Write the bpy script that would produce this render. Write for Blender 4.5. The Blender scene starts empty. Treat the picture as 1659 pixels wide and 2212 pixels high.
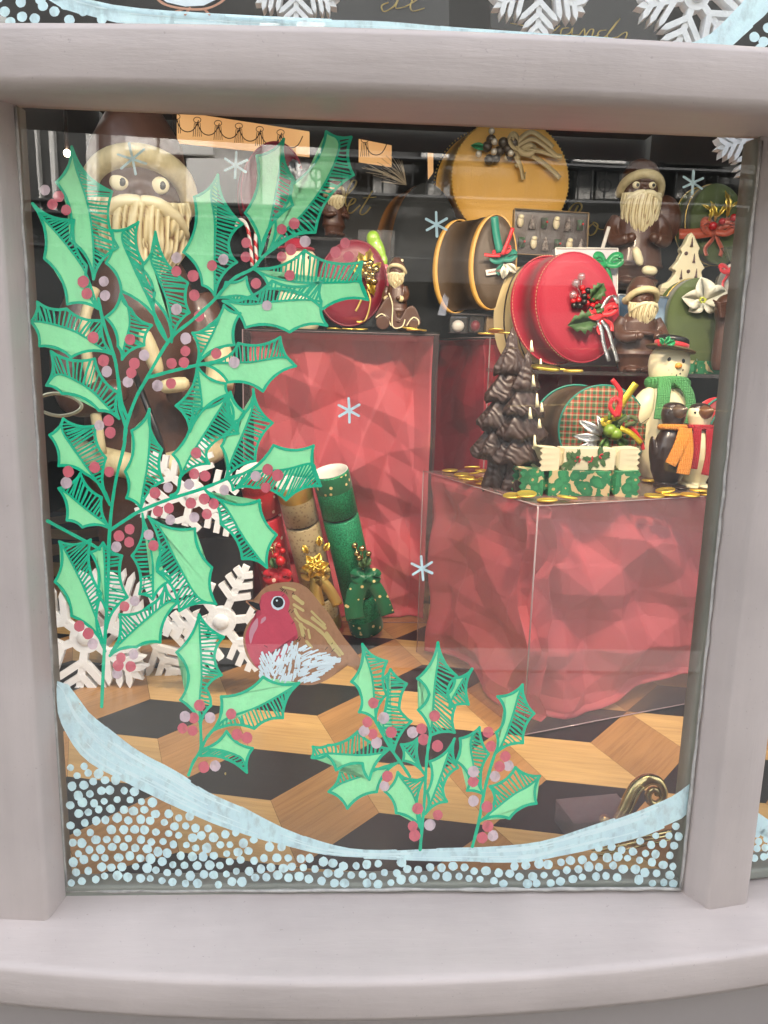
import bpy, bmesh, math, random
from math import sin, cos, pi, radians
from mathutils import Vector, Matrix
V3 = Vector
S = bpy.context.scene
COL = S.collection
# ------------------------------------------------------------------ camera
CAM = V3((-.052, -.838, .642)); PITCH, YAW, ROLL, FPX = radians(11.21), radians(3.11), radians(1.49), 1662.0
FW = V3((sin(YAW)*cos(PITCH), cos(YAW)*cos(PITCH), -sin(PITCH)))
RT0 = V3((cos(YAW), -sin(YAW), 0)); UP0 = RT0.cross(FW)
RT = cos(ROLL)*RT0 + sin(ROLL)*UP0; UP = -sin(ROLL)*RT0 + cos(ROLL)*UP0
cd = bpy.data.cameras.new('camera'); cam = bpy.data.objects.new('camera', cd); COL.objects.link(cam)
cam.matrix_world = Matrix(((RT.x, UP.x, -FW.x, CAM.x), (RT.y, UP.y, -FW.y, CAM.y), (RT.z, UP.z, -FW.z, CAM.z), (0, 0, 0, 1)))
cd.sensor_fit = 'VERTICAL'; cd.sensor_height = 34.6; cd.lens = 34.6*FPX/2212; cd.clip_start = .05; cd.clip_end = 500
S.camera = cam
S.render.resolution_x, S.render.resolution_y = 768, 1024
# ------------------------------------------------------------------ light
SUN_EL, SUN_AZ = radians(48), radians(12)
w = bpy.data.worlds.new('World'); S.world = w; w.use_nodes = True
nt = w.node_tree; bg = nt.nodes['Background']
sky = nt.nodes.new('ShaderNodeTexSky'); sky.sky_type = 'NISHITA'; sky.sun_disc = False
sky.sun_elevation = SUN_EL; sky.sun_rotation = SUN_AZ; sky.dust_density = 3.0; sky.air_density = 1.0; sky.ozone_density = .5
hs = nt.nodes.new('ShaderNodeHueSaturation'); hs.inputs['Saturation'].default_value = .3; nt.links.new(sky.outputs[0], hs.inputs['Color']); nt.links.new(hs.outputs[0], bg.inputs[0]); bg.inputs[1].default_value = .15
sd = bpy.data.lights.new('sun', 'SUN'); sun = bpy.data.objects.new('sun', sd); COL.objects.link(sun)
sd.energy = 4.0; sd.angle = radians(20); sd.color = (1, .96, .9)
sdir = V3((sin(SUN_AZ)*cos(SUN_EL), cos(SUN_AZ)*cos(SUN_EL), sin(SUN_EL)))
sun.rotation_euler = (-sdir).to_track_quat('-Z', 'Y').to_euler()
S.view_settings.view_transform = 'Standard'; S.view_settings.look = 'None'; S.view_settings.exposure = 3.08; S.view_settings.gamma = 1
S.render.engine = 'CYCLES'
S.cycles.max_bounces = 10; S.cycles.transparent_max_bounces = 24; S.cycles.caustics_reflective = False; S.cycles.caustics_refractive = False
# ------------------------------------------------------------------ helpers
def ray(px, py):                       # a pixel of the 1659 x 2212 picture into a direction
    return FW + RT*((px-829.5)/FPX) - UP*((py-1106)/FPX)
def at(px, py, Y):                     # the point at depth Y behind the glass
    d = ray(px, py); return CAM + d*((Y-CAM.y)/d.y)
def on(px, py, z=0.0):                 # the point on the level z
    d = ray(px, py); return CAM + d*((z-CAM.z)/d.z)
def kk(p): return (p-CAM).dot(FW)/FPX  # metres per pixel at a point
def thing(name, label, cat, o, group=None, kind=None):
    e = bpy.data.objects.new(name, None); COL.objects.link(e); e.location = o; e.empty_display_size = .02
    if label: e['label'] = label
    if cat: e['category'] = cat
    if group: e['group'] = group
    if kind: e['kind'] = kind
    return e
def tag(o, label=None, cat=None, group=None, kind=None):
    if label: o['label'] = label
    if cat: o['category'] = cat
    if group: o['group'] = group
    if kind: o['kind'] = kind
    return o
def wloc(o):
    p = V3((0, 0, 0))
    while o: p = p + V3(o.location); o = o.parent
    return p
def fin(name, bm, m, parent=None, smooth=True, origin=None, bevel=0, remesh=0, autosm=None):
    """link bm (authored in world space) as one mesh object under parent"""
    o0 = wloc(parent) if parent else (origin if origin is not None else V3((0, 0, 0)))
    if origin is not None: o0 = V3(origin)
    bmesh.ops.translate(bm, vec=-o0, verts=bm.verts)
    me = bpy.data.meshes.new(name); bm.normal_update(); bm.to_mesh(me); bm.free()
    for x in (m if isinstance(m, (list, tuple)) else [m]): me.materials.append(x)
    ob = bpy.data.objects.new(name, me); COL.objects.link(ob)
    if parent: ob.parent = parent; ob.location = o0 - wloc(parent)
    else: ob.location = o0
    if smooth:
        for p in me.polygons: p.use_smooth = True
    if remesh:
        r = ob.modifiers.new('r', 'REMESH'); r.mode = 'VOXEL'; r.voxel_size = remesh; r.use_smooth_shade = True
        s = ob.modifiers.new('s', 'SMOOTH'); s.iterations = 4; s.factor = .5
    if bevel:
        b = ob.modifiers.new('b', 'BEVEL'); b.width = bevel; b.segments = 2; b.limit_method = 'ANGLE'; b.angle_limit = radians(40)
    return ob
def B(): return bmesh.new()
def box(bm, c, s, R=None, mi=0):
    r = bmesh.ops.create_cube(bm, size=1)
    M = Matrix.Translation(V3(c)) @ (R.to_4x4() if R else Matrix()) @ Matrix.Diagonal((*s, 1))
    bmesh.ops.transform(bm, matrix=M, verts=r['verts'])
    for v in r['verts']:
        for f in v.link_faces: f.material_index = mi
    return r['verts']
def ell(bm, c, r, R=None, n=16, mi=0):
    if not hasattr(r, '__len__'): r = (r, r, r)
    q = bmesh.ops.create_uvsphere(bm, u_segments=n, v_segments=max(6, n*2//3), radius=1)
    M = Matrix.Translation(V3(c)) @ (R.to_4x4() if R else Matrix()) @ Matrix.Diagonal((*r, 1))
    bmesh.ops.transform(bm, matrix=M, verts=q['verts'])
    if mi:
        for v in q['verts']:
            for f in v.link_faces: f.material_index = mi
    return q['verts']
def basis(d):
    d = d.normalized(); a = V3((0, 0, 1)) if abs(d.z) < .9 else V3((1, 0, 0))
    u = d.cross(a).normalized(); return u, d.cross(u).normalized()
def tube(bm, pts, rad, n=10, cap=True, closed=False, mi=0):
    pts = [V3(p) for p in pts]
    if not hasattr(rad, '__len__'): rad = [rad]*len(pts)
    N = len(pts); rings = []
    u = None
    for i, p in enumerate(pts):
        if closed: d = pts[(i+1) % N]-pts[i-1]
        else: d = pts[min(i+1, N-1)]-pts[max(i-1, 0)]
        if d.length < 1e-9: d = V3((0, 0, 1))
        d.normalize()
        if u is None: u, v = basis(d)
        else:
            u = (u - d*u.dot(d)); u = u.normalized() if u.length > 1e-6 else basis(d)[0]
            v = d.cross(u)
        rings.append([bm.verts.new(p + (u*cos(2*pi*k/n)+v*sin(2*pi*k/n))*rad[i]) for k in range(n)])
    for i in range(N if closed else N-1):
        a, b = rings[i], rings[(i+1) % N]
        for k in range(n):
            f = bm.faces.new((a[k], a[(k+1) % n], b[(k+1) % n], b[k])); f.material_index = mi
    if cap and not closed:
        f = bm.faces.new(rings[0][::-1]); f.material_index = mi; f = bm.faces.new(rings[-1]); f.material_index = mi
def lathe(bm, prof, c, n=24, sy=1.0, R=None, mi=0, cap=True):
    c = V3(c); rings = []
    for r, z in prof:
        rings.append([bm.verts.new(c + ((R @ V3((r*cos(2*pi*k/n), r*sy*sin(2*pi*k/n), z))) if R else V3((r*cos(2*pi*k/n), r*sy*sin(2*pi*k/n), z)))) for k in range(n)])
    for a, b in zip(rings, rings[1:]):
        for k in range(n):
            f = bm.faces.new((a[k], a[(k+1) % n], b[(k+1) % n], b[k])); f.material_index = mi
    if cap:
        f = bm.faces.new(rings[0][::-1]); f.material_index = mi; f = bm.faces.new(rings[-1]); f.material_index = mi
def poly(bm, pts, mi=0):
    vs = [bm.verts.new(V3(p)) for p in pts]
    f = bm.faces.new(vs); f.material_index = mi
    return bmesh.ops.triangulate(bm, faces=[f])['faces'] if len(vs) > 4 else [f]
def slab(bm, pts, vec, mi=0, mis=None):   # outline extruded along vec, closed
    pts = [V3(p) for p in pts]; vec = V3(vec)
    a = [bm.verts.new(p) for p in pts]; b = [bm.verts.new(p+vec) for p in pts]; n = len(pts)
    for i in range(n):
        f = bm.faces.new((a[i], a[(i+1) % n], b[(i+1) % n], b[i])); f.material_index = mi if mis is None else mis
    f1 = bm.faces.new(a[::-1]); f2 = bm.faces.new(b); f1.material_index = f2.material_index = mi
    bmesh.ops.triangulate(bm, faces=[f1, f2])
def smooth_line(pts, n=6, closed=False):   # Catmull-Rom
    pts = [V3(p) for p in pts]; N = len(pts); out = []
    for i in range(N if closed else N-1):
        if closed: p0, p1, p2, p3 = pts[i-1], pts[i], pts[(i+1) % N], pts[(i+2) % N]
        else: p0, p1, p2, p3 = pts[max(i-1, 0)], pts[i], pts[i+1], pts[min(i+2, N-1)]
        for k in range(n):
            t = k/n; out.append(.5*((2*p1)+(p2-p0)*t+(2*p0-5*p1+4*p2-p3)*t*t+(3*p1-p0-3*p2+p3)*t**3))
    if not closed: out.append(pts[-1])
    return out
def ribbon(bm, pts, wid, side, th=.0006, mi=0):   # a real strip with thickness
    pts = [V3(p) for p in pts]; N = len(pts)
    if not hasattr(wid, '__len__'): wid = [wid]*N
    side = V3(side).normalized(); L = []
    for i, p in enumerate(pts):
        d = (pts[min(i+1, N-1)]-pts[max(i-1, 0)]).normalized(); s = side - d*side.dot(d); s = s.normalized() if s.length > 1e-5 else basis(d)[0]
        nn = d.cross(s)*th*.5; h = s*wid[i]*.5
        L.append([bm.verts.new(p+h+nn), bm.verts.new(p-h+nn), bm.verts.new(p-h-nn), bm.verts.new(p+h-nn)])
    for a, b in zip(L, L[1:]):
        for k in range(4):
            f = bm.faces.new((a[k], a[(k+1) % 4], b[(k+1) % 4], b[k])); f.material_index = mi
    bm.faces.new(L[0][::-1]).material_index = mi; bm.faces.new(L[-1]).material_index = mi
# ------------------------------------------------------------------ materials
def mat(name, col, rough=.5, metal=0, noise=0, nscale=20, bump=0, bscale=60, bstretch=(1, 1, 1), coat=0, spec=.5, trans=0, col2=None, emit=None, estr=0, sheen=0, sss=0):
    m = bpy.data.materials.new(name); m.use_nodes = True; t = m.node_tree; p = t.nodes['Principled BSDF']
    p.inputs['Base Color'].default_value = (*col, 1); p.inputs['Roughness'].default_value = rough; p.inputs['Metallic'].default_value = metal
    p.inputs['Specular IOR Level'].default_value = spec; p.inputs['Coat Weight'].default_value = coat; p.inputs['Coat Roughness'].default_value = .12
    if sheen: p.inputs['Sheen Weight'].default_value = sheen
    if sss:
        p.inputs['Subsurface Weight'].default_value = sss; p.inputs['Subsurface Radius'].default_value = (.006, .004, .002)
    if emit: p.inputs['Emission Color'].default_value = (*emit, 1); p.inputs['Emission Strength'].default_value = estr
    tc = t.nodes.new('ShaderNodeTexCoord'); mp = t.nodes.new('ShaderNodeMapping'); t.links.new(tc.outputs['Object'], mp.inputs[0]); mp.inputs['Scale'].default_value = bstretch
    if noise or col2:
        n = t.nodes.new('ShaderNodeTexNoise'); n.inputs['Scale'].default_value = nscale; n.inputs['Detail'].default_value = 5; t.links.new(mp.outputs[0], n.inputs[0])
        mx = t.nodes.new('ShaderNodeMix'); mx.data_type = 'RGBA'; a = noise or 1
        c2 = col2 or tuple(c*(1-.55*min(1, noise)) for c in col)
        cr = t.nodes.new('ShaderNodeMapRange'); cr.inputs[1].default_value = .35; cr.inputs[2].default_value = .65
        t.links.new(n.outputs['Fac'], cr.inputs[0]); t.links.new(cr.outputs[0], mx.inputs['Factor'])
        mx.inputs['A'].default_value = (*col, 1); mx.inputs['B'].default_value = (*c2, 1); t.links.new(mx.outputs['Result'], p.inputs['Base Color'])
    if bump:
        n = t.nodes.new('ShaderNodeTexNoise'); n.inputs['Scale'].default_value = bscale; n.inputs['Detail'].default_value = 6; t.links.new(mp.outputs[0], n.inputs[0])
        b = t.nodes.new('ShaderNodeBump'); b.inputs['Strength'].default_value = bump; b.inputs['Distance'].default_value = .002; t.links.new(n.outputs['Fac'], b.inputs['Height']); t.links.new(b.outputs[0], p.inputs['Normal'])
    return m
def nd(m, typ, **kw):
    n = m.node_tree.nodes.new(typ)
    for k, v in kw.items(): setattr(n, k, v)
    return n
def pr_(m): return m.node_tree.nodes['Principled BSDF']
def lk(m, a, b): m.node_tree.links.new(a, b)
def obj_co(m, scale=(1, 1, 1), rot=(0, 0, 0), src='Object'):
    tc = nd(m, 'ShaderNodeTexCoord'); mp = nd(m, 'ShaderNodeMapping'); mp.inputs['Scale'].default_value = scale; mp.inputs['Rotation'].default_value = rot
    lk(m, tc.outputs[src], mp.inputs[0]); return mp.outputs[0]
def ramp(m, fac, stops, interp='LINEAR'):
    r = nd(m, 'ShaderNodeValToRGB'); r.color_ramp.interpolation = interp; e = r.color_ramp.elements
    while len(e) < len(stops): e.new(.5)
    for x, (pp, c) in zip(e, stops): x.position = pp; x.color = (*c, 1)
    lk(m, fac, r.inputs[0]); return r.outputs[0]
def clear(name, tint, refl0, opacity, ocol, rough=.0, orough=.3, gl=1.0):
    """thin clear sheet: lets light straight through, reflects by angle, with a little haze of its own"""
    m = bpy.data.materials.new(name); m.use_nodes = True; t = m.node_tree; t.nodes.remove(t.nodes['Principled BSDF']); out = t.nodes['Material Output']
    tr = nd(m, 'ShaderNodeBsdfTransparent'); tr.inputs[0].default_value = (*tint, 1)
    df = nd(m, 'ShaderNodeBsdfDiffuse'); df.inputs[0].default_value = (*ocol, 1)
    m1 = nd(m, 'ShaderNodeMixShader'); m1.inputs[0].default_value = opacity; lk(m, tr.outputs[0], m1.inputs[1]); lk(m, df.outputs[0], m1.inputs[2])
    g = nd(m, 'ShaderNodeBsdfGlossy'); g.inputs['Roughness'].default_value = rough
    ge = nd(m, 'ShaderNodeNewGeometry'); dot = nd(m, 'ShaderNodeVectorMath', operation='DOT_PRODUCT'); lk(m, ge.outputs['Incoming'], dot.inputs[0]); lk(m, ge.outputs['Normal'], dot.inputs[1])
    ab = nd(m, 'ShaderNodeMath', operation='ABSOLUTE'); lk(m, dot.outputs['Value'], ab.inputs[0])
    su = nd(m, 'ShaderNodeMath', operation='SUBTRACT'); su.inputs[0].default_value = 1; lk(m, ab.outputs[0], su.inputs[1])
    pw = nd(m, 'ShaderNodeMath', operation='POWER'); pw.inputs[1].default_value = 5; lk(m, su.outputs[0], pw.inputs[0])
    ma = nd(m, 'ShaderNodeMath', operation='MULTIPLY_ADD'); ma.inputs[1].default_value = .85; ma.inputs[2].default_value = refl0; lk(m, pw.outputs[0], ma.inputs[0])
    m2 = nd(m, 'ShaderNodeMixShader'); lk(m, ma.outputs[0], m2.inputs[0]); lk(m, m1.outputs[0], m2.inputs[1]); lk(m, g.outputs[0], m2.inputs[2]); lk(m, m2.outputs[0], out.inputs[0])
    return m
def fpaint(name, stretch, col=(.425, .366, .340)):
    m = mat(name, col, .42, bump=0, spec=.4)
    p = pr_(m); co = obj_co(m, stretch); n = nd(m, 'ShaderNodeTexNoise'); n.inputs['Scale'].default_value = 30; n.inputs['Detail'].default_value = 7; n.inputs['Roughness'].default_value = .65; lk(m, co, n.inputs[0])
    co2 = obj_co(m); n2 = nd(m, 'ShaderNodeTexNoise'); n2.inputs['Scale'].default_value = 9; n2.inputs['Detail'].default_value = 4; lk(m, co2, n2.inputs[0])
    b = nd(m, 'ShaderNodeBump'); b.inputs['Strength'].default_value = .6; b.inputs['Distance'].default_value = .0020; lk(m, n.outputs['Fac'], b.inputs['Height'])
    b2 = nd(m, 'ShaderNodeBump'); b2.inputs['Strength'].default_value = .35; b2.inputs['Distance'].default_value = .004; lk(m, n2.outputs['Fac'], b2.inputs['Height']); lk(m, b.outputs[0], b2.inputs['Normal']); b2.inputs['Strength'].default_value = .5; lk(m, b2.outputs[0], p.inputs['Normal'])
    c0_ = ramp(m, n2.outputs['Fac'], [(.3, tuple(x*.92 for x in col)), (.7, tuple(x*1.05 for x in col))]); c1_ = ramp(m, n.outputs['Fac'], [(.35, (.955, .955, .95)), (.6, (1.02, 1.02, 1.02))]); mxx = nd(m, 'ShaderNodeMix', data_type='RGBA', blend_type='MULTIPLY'); mxx.inputs['Factor'].default_value = 1; lk(m, c0_, mxx.inputs['A']); lk(m, c1_, mxx.inputs['B']); c = mxx.outputs['Result']
    n3 = nd(m, 'ShaderNodeTexNoise'); n3.inputs['Scale'].default_value = 260; n3.inputs['Detail'].default_value = 2; lk(m, co2, n3.inputs[0])
    sp = ramp(m, n3.outputs['Fac'], [(.70, (0, 0, 0)), (.76, (.5, .5, .5))])
    mx = nd(m, 'ShaderNodeMix', data_type='RGBA'); lk(m, sp, mx.inputs['Factor']); lk(m, c, mx.inputs['A']); mx.inputs['B'].default_value = (.25, .22, .2, 1); lk(m, mx.outputs['Result'], p.inputs['Base Color'])
    return m
M = {}
M['frameh'] = fpaint('frame_paint_along', (.12, 1, 1)); M['framev'] = fpaint('frame_paint_upright', (1, 1, .1))
M['inner'] = mat('inner_frame_paint', (.25, .26, .22), .5, noise=.3, nscale=14, bump=.3, bscale=40)
M['putty'] = mat('old_putty', (.42, .40, .37), .6, noise=.5, nscale=80, bump=.8, bscale=150)
M['glass'] = clear('window_glass', (.97, .98, .97), .085, .006, (.7, .75, .75))
_m = M['glass']; _bp = nd(_m, 'ShaderNodeBump'); _nz = nd(_m, 'ShaderNodeTexNoise'); _nz.inputs['Scale'].default_value = 2.2; _nz.inputs['Detail'].default_value = 1; lk(_m, obj_co(_m), _nz.inputs[0]); lk(_m, _nz.outputs['Fac'], _bp.inputs['Height']); _bp.inputs['Strength'].default_value = .25; _bp.inputs['Distance'].default_value = .012
_nz2 = nd(_m, 'ShaderNodeTexNoise'); _nz2.inputs['Scale'].default_value = 5; _nz2.inputs['Detail'].default_value = 8; lk(_m, obj_co(_m), _nz2.inputs[0]); _mr = nd(_m, 'ShaderNodeMapRange'); _mr.inputs[1].default_value = .45; _mr.inputs[2].default_value = .75; _mr.inputs[3].default_value = .008; _mr.inputs[4].default_value = .034; lk(_m, _nz2.outputs['Fac'], _mr.inputs[0])
for _n in _m.node_tree.nodes:
    if _n.type == 'BSDF_GLOSSY': lk(_m, _bp.outputs[0], _n.inputs['Normal'])
    if _n.type == 'MIX_SHADER' and not _n.inputs[0].is_linked: lk(_m, _mr.outputs[0], _n.inputs[0])
M['acryl'] = clear('clear_acrylic', (.95, .93, .93), .07, .05, (.8, .75, .75))
M['frost'] = clear('hazy_acrylic', (.95, .9, .9), .05, .17, (.60, .44, .44), rough=.25)
M['cello'] = clear('cellophane', (.97, .97, .97), .10, .03, (.9, .9, .9), rough=.08)
M['choc'] = mat('milk_chocolate', (.095, .040, .024), .36, noise=.35, nscale=30, bump=.55, bscale=55, coat=.15)
M['dark'] = mat('dark_chocolate', (.03, .016, .013), .3, bump=.25, bscale=70, coat=.3, noise=.3, nscale=25)
M['white'] = mat('white_chocolate', (.84, .76, .50), .4, bump=.12, bscale=80, coat=.1, sss=.1)
M['creamfur'] = mat('white_chocolate_fur', (.72, .62, .36), .5, bump=.9, bscale=110, bstretch=(1, 1, .35), noise=.35, nscale=60)
M['black'] = mat('black_icing', (.012, .011, .01), .3)
M['gold'] = mat('gold_foil', (.95, .70, .13), .34, metal=.85, bump=.5, bscale=160)
M['goldm'] = mat('gold_satin', (.62, .45, .14), .38, metal=.8, bump=.15)
M['brass'] = mat('old_brass', (.58, .45, .20), .22, metal=1, noise=.5, nscale=50, bump=.1)
M['silver'] = mat('silver_glitter', (.75, .78, .8), .3, metal=.9, bump=1, bscale=300)
M['foam'] = mat('white_foam', (.84, .84, .83), .85, bump=.5, bscale=220)
M['red'] = mat('red_satin', (.62, .02, .03), .38, sheen=.2)
M['redb'] = mat('crimson_velvet', (.36, .006, .03), .65, sheen=.08, bump=.2, bscale=300)
M['maroon'] = mat('maroon_silk', (.20, .012, .03), .4, bump=.1, bscale=200)
M['orange'] = mat('orange_icing', (.95, .34, .05), .5, bump=.0)
M['green'] = mat('green_satin', (.012, .28, .09), .35)
M['teal'] = mat('teal_satin', (.02, .22, .16), .4)
M['leaf'] = mat('artificial_leaf', (.07, .15, .05), .5, noise=.5, nscale=60, bump=.3)
M['olive'] = mat('olive_velvet', (.09, .13, .035), .75, sheen=.3, noise=.3, nscale=20)
M['yellow'] = mat('mustard_silk', (.80, .44, .075), .55, noise=.12, nscale=12, bump=.25, bscale=180)
M['tan'] = mat('tan_satin', (.62, .48, .24), .5, noise=.2, nscale=14)
M['brownb'] = mat('brown_moire', (.085, .055, .032), .5, noise=.4, nscale=60, bstretch=(1, 1, .1))
M['card'] = mat('white_card', (.75, .72, .66), .6)
M['kraft'] = mat('kraft_card', (.30, .20, .10), .6)
M['apple'] = mat('lime_sweet', (.35, .62, .05), .35, coat=.3)
M['pink'] = mat('pink_sweet', (.85, .2, .25), .35, coat=.3)
M['pearl'] = mat('pearl', (.75, .68, .55), .18, metal=.2, coat=.6)
M['dfruit'] = mat('dried_fruit', (.07, .05, .025), .3, noise=.5, nscale=80, coat=.4)
M['blackbox'] = mat('black_velvet', (.008, .01, .011), .8)
M['interior'] = mat('dark_shop_wall', (.018, .022, .021), .6, noise=.4, nscale=3)
M['gildl'] = mat('gilt_lettering', (.62, .46, .14), .35, metal=.5)
M['rose'] = mat('berry_red', (.55, .01, .015), .25, coat=.4)
M['ivory'] = mat('ivory_petal', (.82, .80, .66), .5)
# ================================================================== THE BOW WINDOW FRAME
def sweep(bm, prof, xs, yf, mi=0):      # profile (y,z) swept along x, each station pushed back by yf(x)*weight
    rings = []
    for x in xs:
        rings.append([bm.verts.new((x, y+yf(x)*wt, z)) for (y, z, wt) in prof])
    for a, b in zip(rings, rings[1:]):
        for k in range(len(prof)-1): bm.faces.new((a[k], a[k+1], b[k+1], b[k])).material_index = mi
    bm.faces.new(rings[0]); bm.faces.new(rings[-1][::-1])
def arc_fit(pl, pc, pr, z):             # y(x) parabola through three picture points at level z
    a, b, c = on(*pl, z), on(*pc, z), on(*pr, z)
    xs = (a.x, b.x, c.x); ys = (a.y, b.y, c.y)
    def f(x):
        r = 0
        for i in range(3):
            t = ys[i]
            for j in range(3):
                if j != i: t *= (x-xs[j])/(xs[i]-xs[j])
            r += t
        return r
    return f
XS = [-1.0+i*.04 for i in range(51)]
frame = thing('bow_window', 'greige painted timber frame of the shop bow window with chunky posts, transom and deep curved sill', 'window frame', (0, -.05, -.08))
sf = arc_fit((0, 2089), (829, 2123), (1659, 2054), -.028)
bm = B()
YF = sf(0.0)
prof = [(.10, -.10, 0), (.10, -.004, 0), (.004, -.004, 0), (-.045, -.013, 0), (YF+.016, -.0243, 1), (YF+.009, -.0252, 1), (YF+.0035, -.0272, 1), (YF, -.031, 1), (YF-.0005, -.033, 1), (YF-.001, -.036, 1), (YF-.001, -.071, 1), (YF, -.074, 1), (YF+.003, -.0795, 1), (YF+.008, -.082, 1), (YF+.035, -.083, 1), (YF+.037, -.10, 1)]
sweep(bm, prof, XS, lambda x: sf(x)-sf(0.0))
fin('sill', bm, M['frameh'], frame)
bm = B()
sweep(bm, [(YF+.037, -.099, 1), (YF+.038, -.55, 1), (YF+.2, -.55, 1), (YF+.2, -.10, 1)], XS, lambda x: sf(x)-sf(0.0))
fin('apron_panel', bm, mat('apron_paint', (.29, .257, .243), .5, bump=.2, bscale=30), frame)
tf = arc_fit((0, 187), (829, 201), (1659, 238), .872)
TF = tf(0.0)
bm = B()
sweep(bm, [(.010, .905, 0), (.010, .879, 0), (0, .8785, 0), (-.03, .8745, 0), (TF+.018, .8715, 1), (TF+.012, .8718, 1), (TF+.004, .8745, 1), (TF+.0008, .879, 1), (TF, .881, 1), (TF-.001, .918, 1), (TF-.0005, .920, 1), (TF+.003, .9245, 1), (TF+.007, .926, 1), (TF+.05, .931, 1), (0, .940, 0), (.010, .940, 0)], XS, lambda x: tf(x)-tf(0.0))
fin('transom', bm, M['frameh'], frame)
def post(pg, pf, pr_, pfar, ptop, name='post', back=.024):
    """pg: foot of the glass corner, pf: near front corner, pr_: far front corner on the sill, ptop: glass corner at the head"""
    g = on(*pg, 0); f = on(*pf, -.014); r = on(*pr_, -.014); gt = at(*ptop, 0)
    z0 = -.012; z1 = .880; bm = B()
    s = 1 if r.x > f.x else -1
    # plan of the post, following the splay from the glass to the front face
    plan = [(g.x, .0), (g.x, back), (g.x+s*.075, back), (r.x+s*.004, back), (r.x+s*.002, r.y+.02), (r.x, r.y+.003), (r.x-s*.004, r.y), (f.x+s*.006, f.y-.0005), (f.x+s*.0015, f.y+.0015), (f.x, f.y+.006)]
    dx = gt.x-g.x
    nz = 24; rings = []
    for i in range(nz+1):
        t = i/nz; z = z0+(z1-z0)*t
        rings.append([bm.verts.new((x+dx*t, y, z)) for x, y in plan])
    n = len(plan)
    for a, b in zip(rings, rings[1:]):
        for k in range(n):
            fc = bm.faces.new((a[k], a[(k+1) % n], b[(k+1) % n], b[k])); fc.material_index = 1 if k in (0,) else 0
    fin(name, bm, [M['framev'], M['inner']], frame)
post((145, 1924), (107, 1994), (-60, 1990), None, (34, 232))
post((1469, 1919), (1522, 1971), (1615, 1961), None, (1642, 306), back=.036)
GL0, GR0, GL1, GR1 = on(145, 1924, 0), on(1469, 1919, 0), at(34, 232, 0), at(1642, 306, 0)
# the glazing strips seen behind the pane
bm = B(); box(bm, ((GL0.x+GR0.x)/2, .0145, .0005), (GR0.x-GL0.x+.01, .025, .016)); fin('glazing_bar', bm, M['inner'], frame, smooth=False, bevel=.003)
bm = B()
rnd = random.Random(2)
for (a, b) in ((GL0, GL1), (GR0, GR1)):
    pts = [a.lerp(b, i/40)+V3((rnd.uniform(-.0006, .0006), -.002, 0)) for i in range(41)]
    tube(bm, pts, [rnd.uniform(.0012, .0024) for _ in pts], 6)
pts = [GL0.lerp(GR0, i/40)+V3((0, -.002, rnd.uniform(-.001, .0008)+.001)) for i in range(41)]
tube(bm, pts, [rnd.uniform(.0015, .003) for _ in pts], 6)
fin('putty_line', bm, M['putty'], frame)
bm = B()
for (p, q) in (((-20, 1989), (107, 1994)), ((107, 1994), (146, 1927)), ((1469, 1920), (1522, 1971)), ((1522, 1971), (1615, 1961))):
    a, b = on(*p, -.0125), on(*q, -.0125); tube(bm, [a.lerp(b, i/14)+V3((0, rnd.uniform(-.0012, .0006), rnd.uniform(-.0006, .0006))) for i in range(15)], [rnd.uniform(.0004, .0019) for _ in range(15)], 5)
fin('paint_ridge', bm, M['putty'], frame)

# ================================================================== PANES
def pane(name, label, corners):
    bm = B(); poly(bm, corners); bm.normal_update()
    return fin(name, bm, M['glass'], None, smooth=False, origin=corners[0])
main = pane('glass_pane', None, [V3((GL0.x-.003, 0, .002)), V3((GR0.x+.003, 0, .002)), V3((GR1.x+.003, 0, .880)), V3((GL1.x-.003, 0, .880))])
tag(main, 'large window pane hand painted with mint holly, a robin and a snow bank', 'window pane')
upper = pane('glass_pane', None, [V3((-.8, .002, .930)), V3((.9, .002, .930)), V3((.9, .002, 1.6)), V3((-.8, .002, 1.6))])
tag(upper, 'upper window pane above the transom with a pale blue painted band along its bottom edge', 'window pane')
rx = on(1615, 1961, 0)
d2 = V3((cos(radians(9)), sin(radians(9)), 0))
P0 = V3((rx.x+.001, .006, .002)); rp = [P0, P0+d2*.6, P0+d2*.6+V3((0, 0, .875)), P0+V3((.02, 0, .875))]
side = pane('glass_pane', None, rp)
tag(side, 'neighbouring window pane, only a sliver seen right of the right hand post', 'window pane')

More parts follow.
